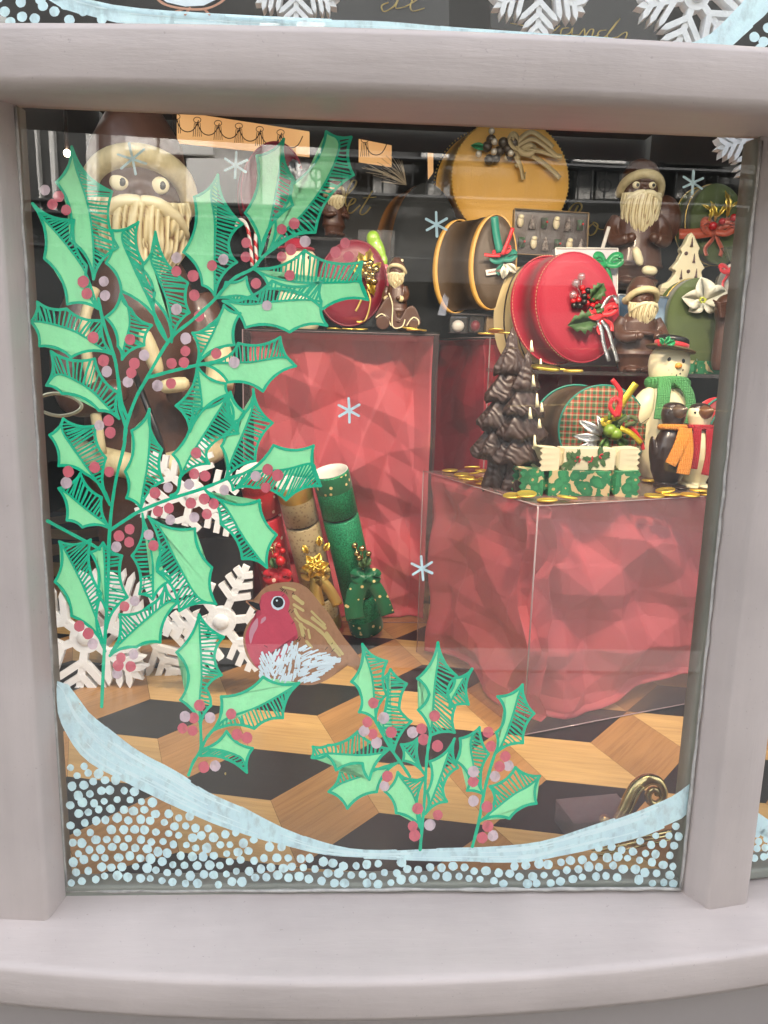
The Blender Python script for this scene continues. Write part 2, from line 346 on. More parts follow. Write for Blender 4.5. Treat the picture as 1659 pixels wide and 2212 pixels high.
# ------------------------------------------------------------------ glass paint
FR = {'A': (50, 330, .48222), 'B': (50, 900, .48222), 'C': (700, 330, .42194), 'D': (150, 1450, .48222), 'F': (550, 1000, .30139), 'G': (550, 1980, .27125),
      'H': (980, 2060, .33466), 'I': (1280, 2060, .33462), 'R': (770, 1860, .27125), 'q': (0, 2300, .7535), 'r': (1250, 2300, .7535), 'P': (0, 0, 1/.6636), 's': (0, 0, .7535), 't': (1250, 0, .7535)}
def N_(f, p):                        # crop coordinates to full photo pixels
    o = FR[f]; return (o[0]+p[0]*o[2], o[1]+p[1]*o[2])
def W_(p, y): return at(p[0]*.6636, p[1]*.6636, y)
def paint(name, col, rough=.55, tr=.12, var=.10, thin=0.0):
    m = mat(name, col, rough, bump=.25, bscale=220, spec=.3); p = pr_(m)
    co = obj_co(m, (1, 1, .5)); n = nd(m, 'ShaderNodeTexNoise'); n.inputs['Scale'].default_value = 45; n.inputs['Detail'].default_value = 6; lk(m, co, n.inputs[0])
    c = ramp(m, n.outputs['Fac'], [(.3, tuple(x*(1-var) for x in col)), (.7, tuple(min(1, x*(1+var*.4)) for x in col))]); lk(m, c, p.inputs['Base Color'])
    if thin:
        n2 = nd(m, 'ShaderNodeTexNoise'); n2.inputs['Scale'].default_value = 120; n2.inputs['Detail'].default_value = 5; lk(m, co, n2.inputs[0])
        mr = nd(m, 'ShaderNodeMapRange'); mr.inputs[1].default_value = .3; mr.inputs[2].default_value = .5; mr.inputs[3].default_value = 1-thin; mr.inputs[4].default_value = 1; lk(m, n2.outputs['Fac'], mr.inputs[0]); lk(m, mr.outputs[0], p.inputs['Alpha'])
    return m
PM = {'mint': paint('mint_glass_paint', (.38, 1.0, .48), thin=.06, var=.05), 'mid': paint('green_glass_paint', (.0, .56, .30), var=.12), 'red': paint('raspberry_glass_paint', (.74, .15, .19), thin=.22),
      'pale': paint('pale_pink_glass_paint', (.74, .56, .60), thin=.35, var=.2), 'blue': paint('pale_blue_glass_paint', (.72, .94, 1.0), thin=.28, var=.14), 'blue2': paint('thick_blue_glass_paint', (.80, .97, 1.0), thin=.0, var=.05), 'bird': paint('brown_glass_paint', (.46, .22, .11), thin=.15),
      'breast': paint('robin_red_glass_paint', (.66, .075, .12), thin=.05), 'straw': paint('straw_glass_paint', (.66, .50, .20)), 'ink': paint('black_glass_paint', (.015, .015, .016)), 'wht': paint('white_glass_paint', (.82, .92, .96))}
SEQ = [0]
def lay(base=.0016):                 # every stroke lies on its own hair-thin level
    SEQ[0] = (SEQ[0]+1) % 37; return base+SEQ[0]*1.5e-5
prn = random.Random(11)
def stroke(bm, pts, wid, y, mi=0, cap=True, jit=.12):
    """flat brush stroke through photo pixels"""
    n = len(pts); L = []
    for i, p in enumerate(pts):
        a = pts[max(i-1, 0)]; b = pts[min(i+1, n-1)]; dx, dy = b[0]-a[0], b[1]-a[1]; l = math.hypot(dx, dy) or 1
        h = wid*.5*(1+prn.uniform(-jit, jit)); L.append(((p[0]-dy/l*h, p[1]+dx/l*h), (p[0]+dy/l*h, p[1]-dx/l*h)))
    left = [a for a, b in L]; right = [b for a, b in L]
    vl = [bm.verts.new(W_(p, y)) for p in left]; vr = [bm.verts.new(W_(p, y)) for p in right]
    for i in range(n-1): bm.faces.new((vl[i], vr[i], vr[i+1], vl[i+1])).material_index = mi
    if cap:
        for e, (c, q) in enumerate(((pts[0], pts[1]), (pts[-1], pts[-2]))):
            a0 = math.atan2(c[1]-q[1], c[0]-q[0]); h = math.hypot(left[-e][0]-right[-e][0], left[-e][1]-right[-e][1])/2
            ring = [(c[0]+h*cos(a0+t), c[1]+h*sin(a0+t)) for t in [(-pi/2)+pi*k/5 for k in range(6)]]
            bm.faces.new([bm.verts.new(W_(p, y)) for p in ring]).material_index = mi
def disc(bm, c, r, y, mi=0, n=16, sq=1.0, j=.05):
    vs = [bm.verts.new(W_((c[0]+r*(1+prn.uniform(-j, j))*cos(2*pi*k/n), c[1]+sq*r*(1+prn.uniform(-j, j))*sin(2*pi*k/n)), y)) for k in range(n)]
    bm.faces.new(vs).material_index = mi
def cr2(pts, n=5): return [(p.x, p.y) for p in smooth_line([V3((a, b, 0)) for a, b in pts], n)]
def arc(a, b, cen, sag=.13, n=7):
    mx, my = (a[0]+b[0])/2, (a[1]+b[1])/2; dx, dy = b[0]-a[0], b[1]-a[1]; l = math.hypot(dx, dy) or 1; nx, ny = -dy/l, dx/l
    if (cen[0]-mx)*nx+(cen[1]-my)*ny < 0: nx, ny = -nx, -ny
    s = l*sag*2; c = (mx+nx*s, my+ny*s)
    return [((1-t)**2*a[0]+2*t*(1-t)*c[0]+t*t*b[0], (1-t)**2*a[1]+2*t*(1-t)*c[1]+t*t*b[1]) for t in [k/n for k in range(n+1)]]
def resamp(pts, t):
    ds = [0]
    for a, b in zip(pts, pts[1:]): ds.append(ds[-1]+math.hypot(b[0]-a[0], b[1]-a[1]))
    x = t*ds[-1]
    for i in range(len(pts)-1):
        if ds[i+1] >= x:
            u = (x-ds[i])/((ds[i+1]-ds[i]) or 1); return (pts[i][0]+(pts[i+1][0]-pts[i][0])*u, pts[i][1]+(pts[i+1][1]-pts[i][1])*u)
    return pts[-1]
LW = 9.0
def leaf(parent, f, base, A, apex, Bt, mid, sag=.12, lift=0):
    """holly leaf: side A is flat mint, side B is hatched; every point in crop pixels of frame f"""
    base = N_(f, base); apex = N_(f, apex); A = [N_(f, p) for p in A]; Bt = [N_(f, p) for p in Bt]; mid = [N_(f, p) for p in mid]
    allp = [base]+A+[apex]+Bt; cen = (sum(p[0] for p in allp)/len(allp), sum(p[1] for p in allp)/len(allp))
    rib = cr2([base]+mid+[apex], 6)
    def chain(tips): 
        out = []; seq = [base]+tips+[apex]
        for a, b in zip(seq, seq[1:]): out.append(arc(a, b, cen, sag if math.hypot(a[0]-b[0], a[1]-b[1]) > 30 else .04))
        return out
    ca, cb = chain(A), chain(Bt[::-1])
    bm = B(); ea = [p for c in ca for p in c[:-1]]+[apex]
    fill = ea + rib[::-1][1:-1]
    yf = .0024+lift
    try: poly(bm, [W_(p, yf) for p in fill], 0)
    except Exception: pass
    for c in ca+cb: stroke(bm, c, LW, lay(.0014+lift), 1)
    stroke(bm, rib, LW*.75, lay(.0014+lift), 1)
    eb = [p for c in cb for p in c[:-1]]+[apex]
    L = sum(math.hypot(b[0]-a[0], b[1]-a[1]) for a, b in zip(rib, rib[1:])); n = max(5, int(L/12.5))
    for i in range(1, n):
        t = i/n; p = resamp(rib, t*.98); q = resamp(eb, max(0.01, min(.99, t-.05+prn.uniform(-.012, .012))))
        if math.hypot(p[0]-q[0], p[1]-q[1]) < 9: continue
        stroke(bm, [p, ((p[0]+q[0])/2+prn.uniform(-2, 2), (p[1]+q[1])/2+prn.uniform(-2, 2)), q], 6.6*prn.uniform(.75, 1.25), lay(.0020+lift), 1, cap=False)
    return fin('holly_leaf', bm, [PM['mint'], PM['mid']], parent, smooth=False)
def berry(parent, f, x, y, pale=False, r=17.5):
    bm = B(); c = N_(f, (x, y)); disc(bm, c, r*prn.uniform(.92, 1.06), lay(.0008), 0, 18, sq=1.05)
    o = fin('berry', bm, PM['pale' if pale else 'red'], parent, smooth=False)
    if pale: o['label'] = 'pale pink dab of a berry'
def stems(name, lines, label, wid=11):
    bm = B()
    for f, pts in lines: stroke(bm, cr2([N_(*((f, p) if not isinstance(p[0], str) else (p[0], p[1:]))) for p in pts], 6), wid, lay(.0010), 0)
    o = fin(name, bm, PM['mid'], main, smooth=False); o['label'] = label; return o
def berries(parent, s):
    f = None
    for tok in s.split():
        if tok.isalpha(): f = tok; continue
        pale = tok[0] == 'p'; x, y = tok[1:].split(','); berry(parent, f, float(x), float(y), pale)
big = stems('holly_branch', [('D', [(375, 1763), (392, 1400), (415, 1000), (430, 560), (468, 250), (527, 0), ('B', 745, 1020), ('B', 810, 830), ('B', 880, 700), ('B', 1040, 430), ('B', 1200, 290), ('B', 1340, 160), ('C', 140, 1370), ('C', 290, 1290), ('C', 380, 1190), ('C', 560, 1060), ('C', 700, 1000)]),
    ('B', [(735, 1100), (745, 1020), (705, 880), (700, 760), (680, 600), (655, 500), (590, 290), (560, 150)]), ('B', [(760, 965), (715, 840), (695, 690)]),
    ('B', [(885, 685), (1050, 640), (1220, 600), (1330, 580), (1400, 560)]), ('D', [(435, 570), (540, 500), (640, 440), (840, 360), (1060, 290), (1250, 212)]),
    ('F', [(15, 2040), (95, 1990), (120, 1840), (140, 1810)]), ('D', [(10, 510), (150, 585), (300, 665), (360, 700)]), ('D', [(440, 1400), (470, 1350), (500, 1300)])],
    'tall painted holly branch covering the left side of the pane')
for a in [('A', (560, 1400), [(350, 1370), (195, 1060)], (115, 690), [(395, 800), (480, 1110)], [(470, 1150), (330, 950), (190, 790)]),
          ('A', (527, 1200), [(368, 935), (278, 545)], (380, 305), [(652, 610), (692, 985)], [(525, 950), (490, 700), (410, 450)]),
          ('A', (1025, 1620), [(715, 1280), (612, 1090), (650, 870)], (830, 815), [(860, 1085), (940, 1290)], [(900, 1340), (780, 1080), (720, 900)]),
          ('A', (1055, 1625), [(935, 1340), (845, 1120)], (945, 880), [(1165, 1225), (1175, 1425)], [(1040, 1400), (960, 1180), (915, 1060)]),
          ('A', (1345, 1310), [(1262, 1240), (1135, 1018), (1207, 645)], (1367, 495), [(1535, 828), (1440, 950), (1495, 1085)], [(1345, 1050), (1345, 800), (1320, 620)]),
          ('C', (345, 1190), [(232, 860), (322, 420)], (530, 290), [(608, 600), (600, 800)], [(385, 1080), (445, 840), (505, 480)]),
          ('C', (390, 1185), [(460, 890), (595, 640)], (858, 232), [(1050, 275), (1068, 568), (772, 1010)], [(540, 1000), (700, 840), (870, 590), (960, 330)]),
          ('C', (290, 1290), [(420, 1445), (830, 1602)], (1180, 1530), [(1135, 1237), (690, 1150)], [(450, 1360), (700, 1400), (1000, 1395), (1120, 1400)]),
          ('C', (60, 1540), [(235, 1745), (575, 1780), (865, 1730)], (820, 1545), [(825, 1385), (440, 1385)], [(250, 1565), (500, 1540), (700, 1530)]),
          ('B', (1345, 150), [(1420, 38), (1560, 3)], (1640, 160), [(1500, 170)], [(1430, 135), (1520, 130)]),
          ('F', (305, 610), [(705, 408), (770, 65)], (592, -20), [(440, 190), (255, 278)], [(370, 480), (470, 290), (555, 90)]),
          ('F', (330, 608), [(638, 812), (1015, 908)], (1370, 635), [(1203, 322), (748, 388), (570, 560)], [(600, 600), (900, 590), (1240, 540)]),
          ('F', (305, 640), [(615, 825), (640, 940)], (225, 1345), [(75, 1065)], [(320, 750), (355, 1050), (300, 1130)]),
          ('F', (640, 1000), [(665, 915), (820, 1135)], (742, 1355), [(690, 1230)], [(660, 1120), (690, 1225)]),
          ('F', (130, 1825), [(40, 1590), (255, 1095)], (640, 955), [(748, 1362), (410, 1540), (435, 1690)], [(210, 1650), (350, 1420), (520, 1150)]),
          ('F', (615, 1850), [(565, 1500), (600, 1375), (700, 1240), (820, 1140)], (910, 885), [(1120, 1250), (930, 1662)], [(680, 1640), (800, 1360), (900, 1090)]),
          ('F', (630, 1850), [(1130, 1490), (1562, 1495)], (1640, 1930), [(1265, 2082), (920, 1950), (690, 1975)], [(870, 1780), (1240, 1755), (1530, 1690), (1590, 1780)]),
          ('D', (1075, 300), [(1180, 368), (1440, 370), (1556, 603)], (1492, 825), [(1325, 765), (1180, 530)], [(1200, 400), (1320, 600), (1420, 740)]),
          ('D', (650, 460), [(800, 700), (750, 850), (850, 910)], (720, 1040), [(630, 1003), (580, 745)], [(672, 560), (715, 750), (722, 920)]),
          ('D', (690, 480), [(1005, 560), (1120, 825)], (1148, 1072), [(900, 1118), (750, 850)], [(770, 560), (880, 780), (1020, 1020)]),
          ('D', (640, 425), [(543, 355), (533, 175), (577, -100)], (697, -245), [(782, 27), (790, 238)], [(650, 330), (685, 130), (700, -60)]),
          ('B', (637, 1540), [(470, 1330), (292, 1278), (230, 1070)], (323, 960), [(540, 1008), (612, 1225)], [(560, 1400), (440, 1230), (320, 1050)]),
          ('D', (432, 560), [(245, 552), (140, 505)], (85, 290), [(232, 188), (375, 350)], [(390, 520), (270, 430), (150, 330)]),
          ('D', (400, 1390), [(172, 1150), (60, 920)], (90, 650), [(300, 637), (372, 1000)], [(350, 1200), (250, 950), (140, 730)]),
          ('D', (408, 1240), [(345, 1000), (300, 720)], (385, 655), [(512, 745), (550, 1025)], [(400, 1000), (395, 800)]),
          ('D', (430, 1420), [(610, 1362), (770, 1330)], (887, 1060), [(805, 945), (700, 1080), (495, 1140)], [(515, 1320), (680, 1170), (820, 1060)]),
          ('B', (650, 522), [(375, 545), (162, 470)], (105, 305), [(147, 172), (345, 218), (585, 295)], [(560, 470), (400, 370), (200, 310)]),
          ('B', (700, 960), [(565, 905), (315, 790)], (210, 735), [(240, 505), (535, 555), (695, 785)], [(630, 890), (500, 760), (300, 660)]),
          ('B', (720, 560), [(692, 470), (608, 275)], (712, 115), [(780, 220), (920, 330), (870, 465)], [(735, 470), (770, 330), (760, 210)])]:
    leaf(big, *a)
berries(big, """A p200,598 r292,642 r250,695 r343,733 r458,1217 r482,1298 p597,1215 p605,1310 p1088,1055 r1087,1147 r1200,1177 r1207,1308 r1327,1108 p1404,1067
 C r514,987 r611,942 p695,1080 r587,1143 r515,1198 r241,1091 r236,1200 r1003,1093 r930,1163 r1030,1200 r575,1342 r316,1405 p400,1575
 B p1087,222 r525,412 r774,425 r595,567 p617,642 r803,587 r783,650 p760,712 p869,532 p1150,418 r1148,504 r1054,587 r1138,580 r1356,521 p1477,580 p960,737 r1050,722 p567,1005 r629,973 r641,1053 r357,1318 p343,1393 r535,1288 r634,1318 r1220,1193 r1240,267
 D r1000,192 r1073,207 r735,320 p823,284 p965,263 p1203,301 r755,444 r829,424 r977,390 r1067,362 r1132,394 p1000,485 r1085,464 p838,502 r1495,162 p1415,208 r1563,202 r1483,285 r492,611 r564,565 r561,653 p474,684 p692,603 r725,675 p598,1050 r529,1087 r225,1220 r285,1270 p315,1340 r505,1433 p590,1410 r487,1485 r570,1492 p480,1540""")
sp1 = stems('holly_sprig', [('G', [(235, 2000), (290, 1850), (370, 1720), (385, 1600), (378, 1400)]), ('G', [(400, 1660), (450, 1560), (525, 1465)])], 'small painted holly sprig under the robin', 10)
leaf(sp1, 'G', (378, 1390), [(135, 1100), (235, 800), (90, 530)], (360, 75), [(655, 345), (545, 560), (630, 800), (440, 960), (502, 1168)], [(365, 1150), (392, 800), (375, 400)], sag=.09)
leaf(sp1, 'G', (520, 1472), [(625, 1060), (1130, 825)], (1565, 895), [(1365, 1317), (1025, 1443)], [(700, 1320), (1050, 1190), (1350, 1030)])
leaf(sp1, 'G', (385, 1690), [(690, 1475), (1005, 1680)], (935, 1972), [(375, 1770)], [(600, 1700), (800, 1760), (890, 1820)])
berries(sp1, "G r367,1165 r745,1270 p193,1300 r295,1317 r163,1440 r283,1468 p493,1313 r815,1515 r937,1555 r418,1907 p555,1893")
sp2 = stems('holly_sprig', [('I', [(262, 2110), (282, 1880), (302, 1650), (318, 1350), (335, 1150), (362, 1000)]), ('H', [(1060, 1400), (960, 1250), (870, 1120), (790, 980), (725, 860)])], 'bushy painted holly sprig at the bottom centre, between the other two sprigs', 10)
leaf(sp2, 'I', (362, 1000), [(240, 750), (350, 600), (235, 445)], (435, 95), [(620, 422), (530, 560), (600, 720), (598, 970)], [(385, 800), (405, 500), (440, 240)], sag=.1)
leaf(sp2, 'I', (545, 735), [(525, 600), (600, 440)], (767, 350), [(732, 697)], [(570, 650), (690, 440)], lift=-.0002)
leaf(sp2, 'I', (300, 1370), [(95, 1242)], (75, 1085), [(243, 1025)], [(245, 1290), (130, 1150)])
leaf(sp2, 'I', (312, 1760), [(330, 1550), (355, 1252)], (597, 1030), [(628, 1312), (490, 1480), (522, 1640)], [(370, 1640), (450, 1430), (540, 1170)])
leaf(sp2, 'H', (1165, 1900), [(925, 1752), (815, 1542)], (940, 1355), [(1070, 1425), (1200, 1405)], [(1150, 1750), (1080, 1560), (970, 1410)])
leaf(sp2, 'H', (900, 1150), [(745, 890), (835, 660), (815, 430)], (870, 355), [(1028, 495), (955, 740), (1072, 860)], [(850, 950), (800, 900), (842, 640), (845, 450)], sag=.08)
leaf(sp2, 'H', (728, 860), [(565, 770), (580, 600), (490, 475)], (597, 110), [(835, 275), (830, 600)], [(712, 640), (690, 420), (630, 230)])
leaf(sp2, 'H', (860, 1130), [(665, 1428), (600, 1270), (340, 1338), (250, 1190)], (105, 1215), [(115, 1108), (260, 1095), (550, 960)][::1], [(790, 1165), (600, 1190), (400, 1180), (240, 1175)], sag=.1)
leaf(sp2, 'H', (940, 1262), [(735, 1547), (450, 1708)], (268, 1545), [(382, 1325), (600, 1300)], [(780, 1310), (600, 1390), (400, 1460)], lift=.0012)
berries(sp2, "I r402,808 r275,933 p188,968 r295,1037 r430,1100 r238,1710 r433,1772 p357,1868 r190,1882 r208,1972 H r703,682 p803,828 r645,868 p613,955 r697,983 p735,1070 r877,967 r840,1395 p812,1490")
sp3 = stems('holly_sprig', [('I', [(770, 2078), (830, 1850), (865, 1650), (900, 1480), (950, 1300), (988, 1180)])], 'painted holly sprig nearest the scrolled brass handle, right of the bushy one', 10)
leaf(sp3, 'I', (988, 1180), [(1000, 970), (1085, 800), (1015, 620)], (1260, 503), [(1372, 785), (1262, 1072)], [(1060, 1080), (1150, 850), (1215, 620)])
leaf(sp3, 'I', (882, 1575), [(718, 1535), (740, 1400), (613, 1250), (650, 1028)], (840, 918), [(928, 1180), (850, 1430)], [(820, 1450), (780, 1280), (755, 1050)], sag=.09)
leaf(sp3, 'I', (840, 1835), [(1130, 1805), (1393, 1660)], (1427, 1393), [(1190, 1308), (940, 1495), (985, 1640)][::-1][::-1], [(960, 1740), (1160, 1580), (1330, 1480)])
berries(sp3, "I r923,967 r952,1102 r1090,1203 r1035,1300 p1122,1293 p990,1397 p780,1350 r778,1447 p780,1635 r913,1693 r920,1882 r865,1993 p970,1973")
# stars
def star(f, c, sc=1.0, rot=0, ln=(36, 34, 34), lab=''):
    bm = B(); c = N_(f, c)
    for i, (a, l) in enumerate(zip((88, 28, 150), ln)):
        a = radians(a+rot); d = (cos(a)*l*sc, sin(a)*l*sc)
        stroke(bm, [(c[0]-d[0], c[1]-d[1]), (c[0]+prn.uniform(-1, 1), c[1]), (c[0]+d[0]*.95, c[1]+d[1]*.95)], 8.5, lay(.0012))
    o = fin('painted_star', bm, PM['blue'], main, smooth=False); o['label'] = lab
star('A', (790, 390), 1.45, -10, lab='six pointed star over the hat of the tall chocolate Santa'); star('A', (1487, 432), 1.2, 5, lab='six pointed star right of the tall chocolate Santa')
star('P', (943, 485), 1.12, 0, lab='six pointed star in the dark gap below the yellow oval box'); star('P', (1497, 395), 1.05, 5, lab='six pointed star by the green velvet box')
star('P', (754, 887), 1.12, 0, lab='six pointed star over the tall red plinth'); star('P', (912, 1228), 1.1, -3, lab='six pointed star at the corner of the low red plinth')
# snow bank and dots
def bank(parent, up, lo, lines, y=.0022, name='snow_bank'):
    bm = B(); U = cr2(up, 4); Lw = cr2(lo, 4)
    n = 60; a = [resamp(U, i/n) for i in range(n+1)]; b = [resamp(Lw, i/n) for i in range(n+1)]
    va = [bm.verts.new(W_(p, y)) for p in a]; vb = [bm.verts.new(W_(p, y)) for p in b]
    for i in range(n): bm.faces.new((va[i], vb[i], vb[i+1], va[i+1]))
    for i in range(lines*3):   # brush streaks running along the swoosh
        t0 = prn.uniform(0, .85); t1 = t0+prn.uniform(.05, .14); f = prn.uniform(.08, .92); q = [(resamp(a, min(1, t0+(t1-t0)*k/5)), resamp(b, min(1, t0+(t1-t0)*k/5))) for k in range(6)]
        stroke(bm, [(u_[0]+(v_[0]-u_[0])*f, u_[1]+(v_[1]-u_[1])*f) for u_, v_ in q], prn.uniform(2.5, 7), y-.0001-i*1.2e-6, i % 2)
    for i in range(lines):
        t0 = prn.uniform(.0, .8); t1 = t0+prn.uniform(.08, .2); s = prn.choice((0, 1)); src = (a, b)[s]
        pts = [resamp(src, min(1, t0+(t1-t0)*k/6)) for k in range(7)]; off = prn.uniform(-2.5, 2.5); stroke(bm, [(p[0], p[1]+off) for p in pts], prn.uniform(3, 9), lay(.0018))
    return fin(name, bm, [PM['blue'], PM['blue2']], parent, smooth=False), a, b
up = [N_('D', (75, 1590)), N_('D', (130, 1600)), N_('D', (200, 1680))]+[N_('q', p) for p in [(350, 0), (450, 85), (600, 200), (760, 285), (900, 375), (1050, 440), (1200, 520), (1350, 580), (1500, 620), (1650, 628)]]+[N_('r', p) for p in [(200, 620), (500, 610), (700, 585), (900, 520), (1050, 470), (1150, 430), (1250, 385), (1325, 330)]]
lo = [N_('D', (70, 1640)), N_('q', (252, 40)), N_('q', (300, 140))]+[N_('q', p) for p in [(350, 210), (430, 270), (600, 350), (700, 400), (900, 490), (1050, 545), (1200, 590), (1400, 640), (1650, 655)]]+[N_('r', p) for p in [(300, 665), (600, 668), (700, 650), (850, 620), (950, 595), (1100, 560), (1250, 500), (1320, 460), (1332, 400)]]
snow, ua, lb = bank(main, up, lo, 40); snow['label'] = 'broad pale blue brushed swoosh of snow across the bottom of the pane'
def dots(parent, inside, x0, x1, y0, y1, lab, st=37, r=14.0):
    bm = B(); rr = random.Random(5); row = 0; y = y0
    while y < y1:
        x = x0+(st*.5 if row % 2 else 0)
        while x < x1:
            p = (x+rr.uniform(-5.5, 5.5), y+rr.uniform(-5, 5)+14*sin(x*.012))
            if inside(p) and rr.random() > .03: disc(bm, p, r*rr.uniform(.82, 1.16), lay(.0010), 0, 12, sq=rr.uniform(.9, 1.1), j=.07)
            x += st
        y += st*.84; row += 1
    o = fin('snow_dots', bm, PM['blue'], parent, smooth=False); o['label'] = lab; return o
def below(p):
    if not 232+ (2895-p[1])*-.03 < p[0] < 2210+(2895-p[1])*.035: return False
    best = min(range(len(lb)), key=lambda i: abs(lb[i][0]-p[0])); return p[1] > lb[best][1]+8 and p[1] < 2880
dots(main, below, 215, 2260, 2400, 2890, 'hundreds of dabbed pale blue dots under the painted snow')
# robin
def RP(l): return [N_('R', p) for p in l]
bm = B(); out = cr2(RP([(110, 350), (180, 345), (250, 345), (262, 280), (320, 205), (420, 155), (560, 130), (700, 130), (800, 170), (880, 230), (1000, 380), (1130, 540), (1250, 740), (1400, 930), (1500, 1060)]), 3)+cr2(RP([(1450, 1200), (1350, 1130), (1260, 1150), (1150, 1260), (1000, 1340), (850, 1365), (600, 1335), (430, 1280), (250, 1170), (130, 1030), (80, 850), (100, 700), (170, 580), (285, 490)]), 3)+RP([(215, 465), (150, 400), (112, 372)])
poly(bm, [W_(p, .0034) for p in out]); robin = fin('robin', bm, PM['bird'], main, smooth=False); robin['label'] = 'painted brown robin with a red breast standing on the small holly sprig'
bm = B(); poly(bm, [W_(p, .0030) for p in cr2(RP([(300, 290), (360, 250), (440, 236), (540, 240), (600, 290), (640, 370), (622, 480), (660, 560), (705, 640), (735, 800), (650, 850), (610, 960), (540, 1040), (440, 1080), (400, 1110), (300, 1060), (265, 1120), (250, 1160), (160, 1030), (105, 850), (120, 720), (190, 600), (300, 510), (280, 430), (285, 350)]), 3)])
for l in [[(185, 640), (250, 560), (255, 660), (205, 760), (170, 870), (150, 780), (160, 700)], [(300, 570), (345, 540), (350, 580), (290, 630)]]: poly(bm, [W_(p, .0027) for p in cr2(RP(l+[l[0]]), 3)[:-1]], 1)
fin('breast', bm, [PM['breast'], mat('pale_breast_paint', (.66, .30, .36), .5)], robin, smooth=False)
bm = B()
for l, wd in [([(560, 190), (640, 205), (700, 225)], 26), ([(690, 300), (790, 380)], 50), ([(690, 400), (800, 470)], 34), ([(700, 460), (760, 560), (900, 640), (1050, 760), (1180, 940)], 40), ([(770, 640), (800, 760)], 48), ([(860, 700), (880, 800)], 26), ([(900, 480), (1060, 640)], 26), ([(910, 560), (1060, 680)], 40), ([(840, 840), (900, 910)], 34), ([(1080, 740), (1200, 900), (1270, 990)], 36), ([(1100, 840), (1240, 1010)], 30), ([(700, 560), (830, 690)], 18)]:
    stroke(bm, cr2(RP(l), 3), wd*.27, lay(.0026))
fin('wing_feathers', bm, PM['straw'], robin, smooth=False)
bm = B(); rr = random.Random(8)
for i in range(270):
    u = rr.random(); v = rr.random()
    x = 290+u*900; top = 1110-(620-abs(x-730))*.42 if x < 1100 else 1020; top = max(870+abs(x-720)*.38, 870); bot = 1290 + 40*sin((x-290)/900*pi); 
    if x > 950: bot -= (x-950)*.9
    y = top+v*(bot-top); a = radians(60+(x-290)/900*(-65)) + pi/2*0; a = radians(62) if x < 430 else radians(118-(x-430)*.06) if x < 760 else radians(150+(x-760)*.06)
    l = rr.uniform(35, 70); p, q = (x-cos(a)*l, y-sin(a)*l), (x+cos(a)*l*.6, y+sin(a)*l*.6)
    stroke(bm, RP([p, ((p[0]+q[0])/2+rr.uniform(-4, 4), (p[1]+q[1])/2), q]), rr.uniform(4.2, 6.0), lay(.0020)+rr.uniform(0, .0004))
fin('belly_feathers', bm, PM['wht'], robin, smooth=False)
bm = B(); disc(bm, N_('R', (497, 380)), 23, .0024, 0, 20); disc(bm, N_('R', (500, 372)), 17.5, .0021, 1, 18); disc(bm, N_('R', (484, 350)), 3.4, .0018, 0, 8); fin('eye', bm, [PM['wht'], PM['ink']], robin, smooth=False)
bm = B(); poly(bm, [W_(p, .0029) for p in RP([(128, 356), (200, 365), (275, 390), (290, 470), (240, 455), (170, 405)])])
fin('beak', bm, PM['ink'], robin, smooth=False); bm = B()
for i in range(26):
    x, y = rr.choice([(560+rr.uniform(-40, 200), 200+rr.uniform(0, 100)), (620+rr.uniform(0, 60), 400+rr.uniform(0, 250)), (480+rr.uniform(-180, 120), 800+rr.uniform(0, 230)), (1100+rr.uniform(-150, 200), 850+rr.uniform(0, 160)), (700+rr.uniform(0, 130), 780+rr.uniform(-20, 50))])
    a = radians(rr.choice((35, -50, 70))); l = rr.uniform(8, 26); stroke(bm, RP([(x-l*cos(a), y-l*sin(a)), (x+l*cos(a), y+l*sin(a))]), 1.8, lay(.0024))
fin('feather_ticks', bm, PM['ink'], robin, smooth=False)
bm = B()
for l in ([(455, 1285), (420, 1340), (395, 1400), (365, 1370)], [(568, 1318), (558, 1380), (510, 1395)]): stroke(bm, cr2(RP(l), 3), 6, lay(.0026))
fin('leg', bm, PM['bird'], robin, smooth=False)
# scratches of yellow and putty on the pane
bm = B(); disc(bm, N_('G', (677, 1985)), 3, .0012, 0, 8, 1.5); o = fin('paint_spot', bm, PM['straw'], main, smooth=False)
# ------------------------------------------------------------------ paint of the upper and right panes
def W_up(p, y): return at(p[0]*.6636, p[1]*.6636, y)
ub, _, _ = bank(upper, [N_('s', p) for p in [(60, -330), (180, -180), (300, -30), (420, 10), (560, 35), (800, 55), (1100, 72), (1400, 85), (1659, 92)]]+[N_('t', p) for p in [(300, 118), (700, 145), (1000, 168), (1200, 205), (1380, 165), (1500, 60), (1600, -60), (1680, -250)]],
     [N_('s', p) for p in [(-60, -300), (100, -100), (260, 30), (420, 75), (520, 100), (900, 120), (1300, 140), (1659, 160)]]+[N_('t', p) for p in [(300, 175), (800, 215), (1200, 250), (1420, 245), (1570, 130), (1700, 0), (1760, -220)]], 12, .006, 'painted_band')
ub['label'] = 'pale blue swoosh along the bottom of the upper pane'
bm = B()
for (x, y) in [(90, 10), (185, 25), (175, 0), (280, 20), (235, 50), (360, 48), (95, 72), (150, 80), (300, 86), (440, 82), (20, 50), (45, 95), (-10, -10), (120, -30), (240, -20)]: disc(bm, N_('s', (x, y)), 17, lay(.005), 0, 14)
for (x, y) in [(1640, 180), (1600, 160), (1640, 230), (1625, 210), (1660, 120)]: disc(bm, N_('t', (x, y)), 17, lay(.005), 0, 14)
fin('snow_dots', bm, PM['blue'], upper, smooth=False)
bm = B(); stroke(bm, cr2([N_('s', p) for p in [(660, -30), (690, 5), (740, 28), (830, 40), (900, 35), (960, 5), (990, -30)]], 4), 8, .0052)
for l in ([(820, 35), (800, 62)], [(880, 38), (905, 62)], [(790, 40), (760, 50)]): stroke(bm, [N_('s', p) for p in l], 8, lay(.0054))
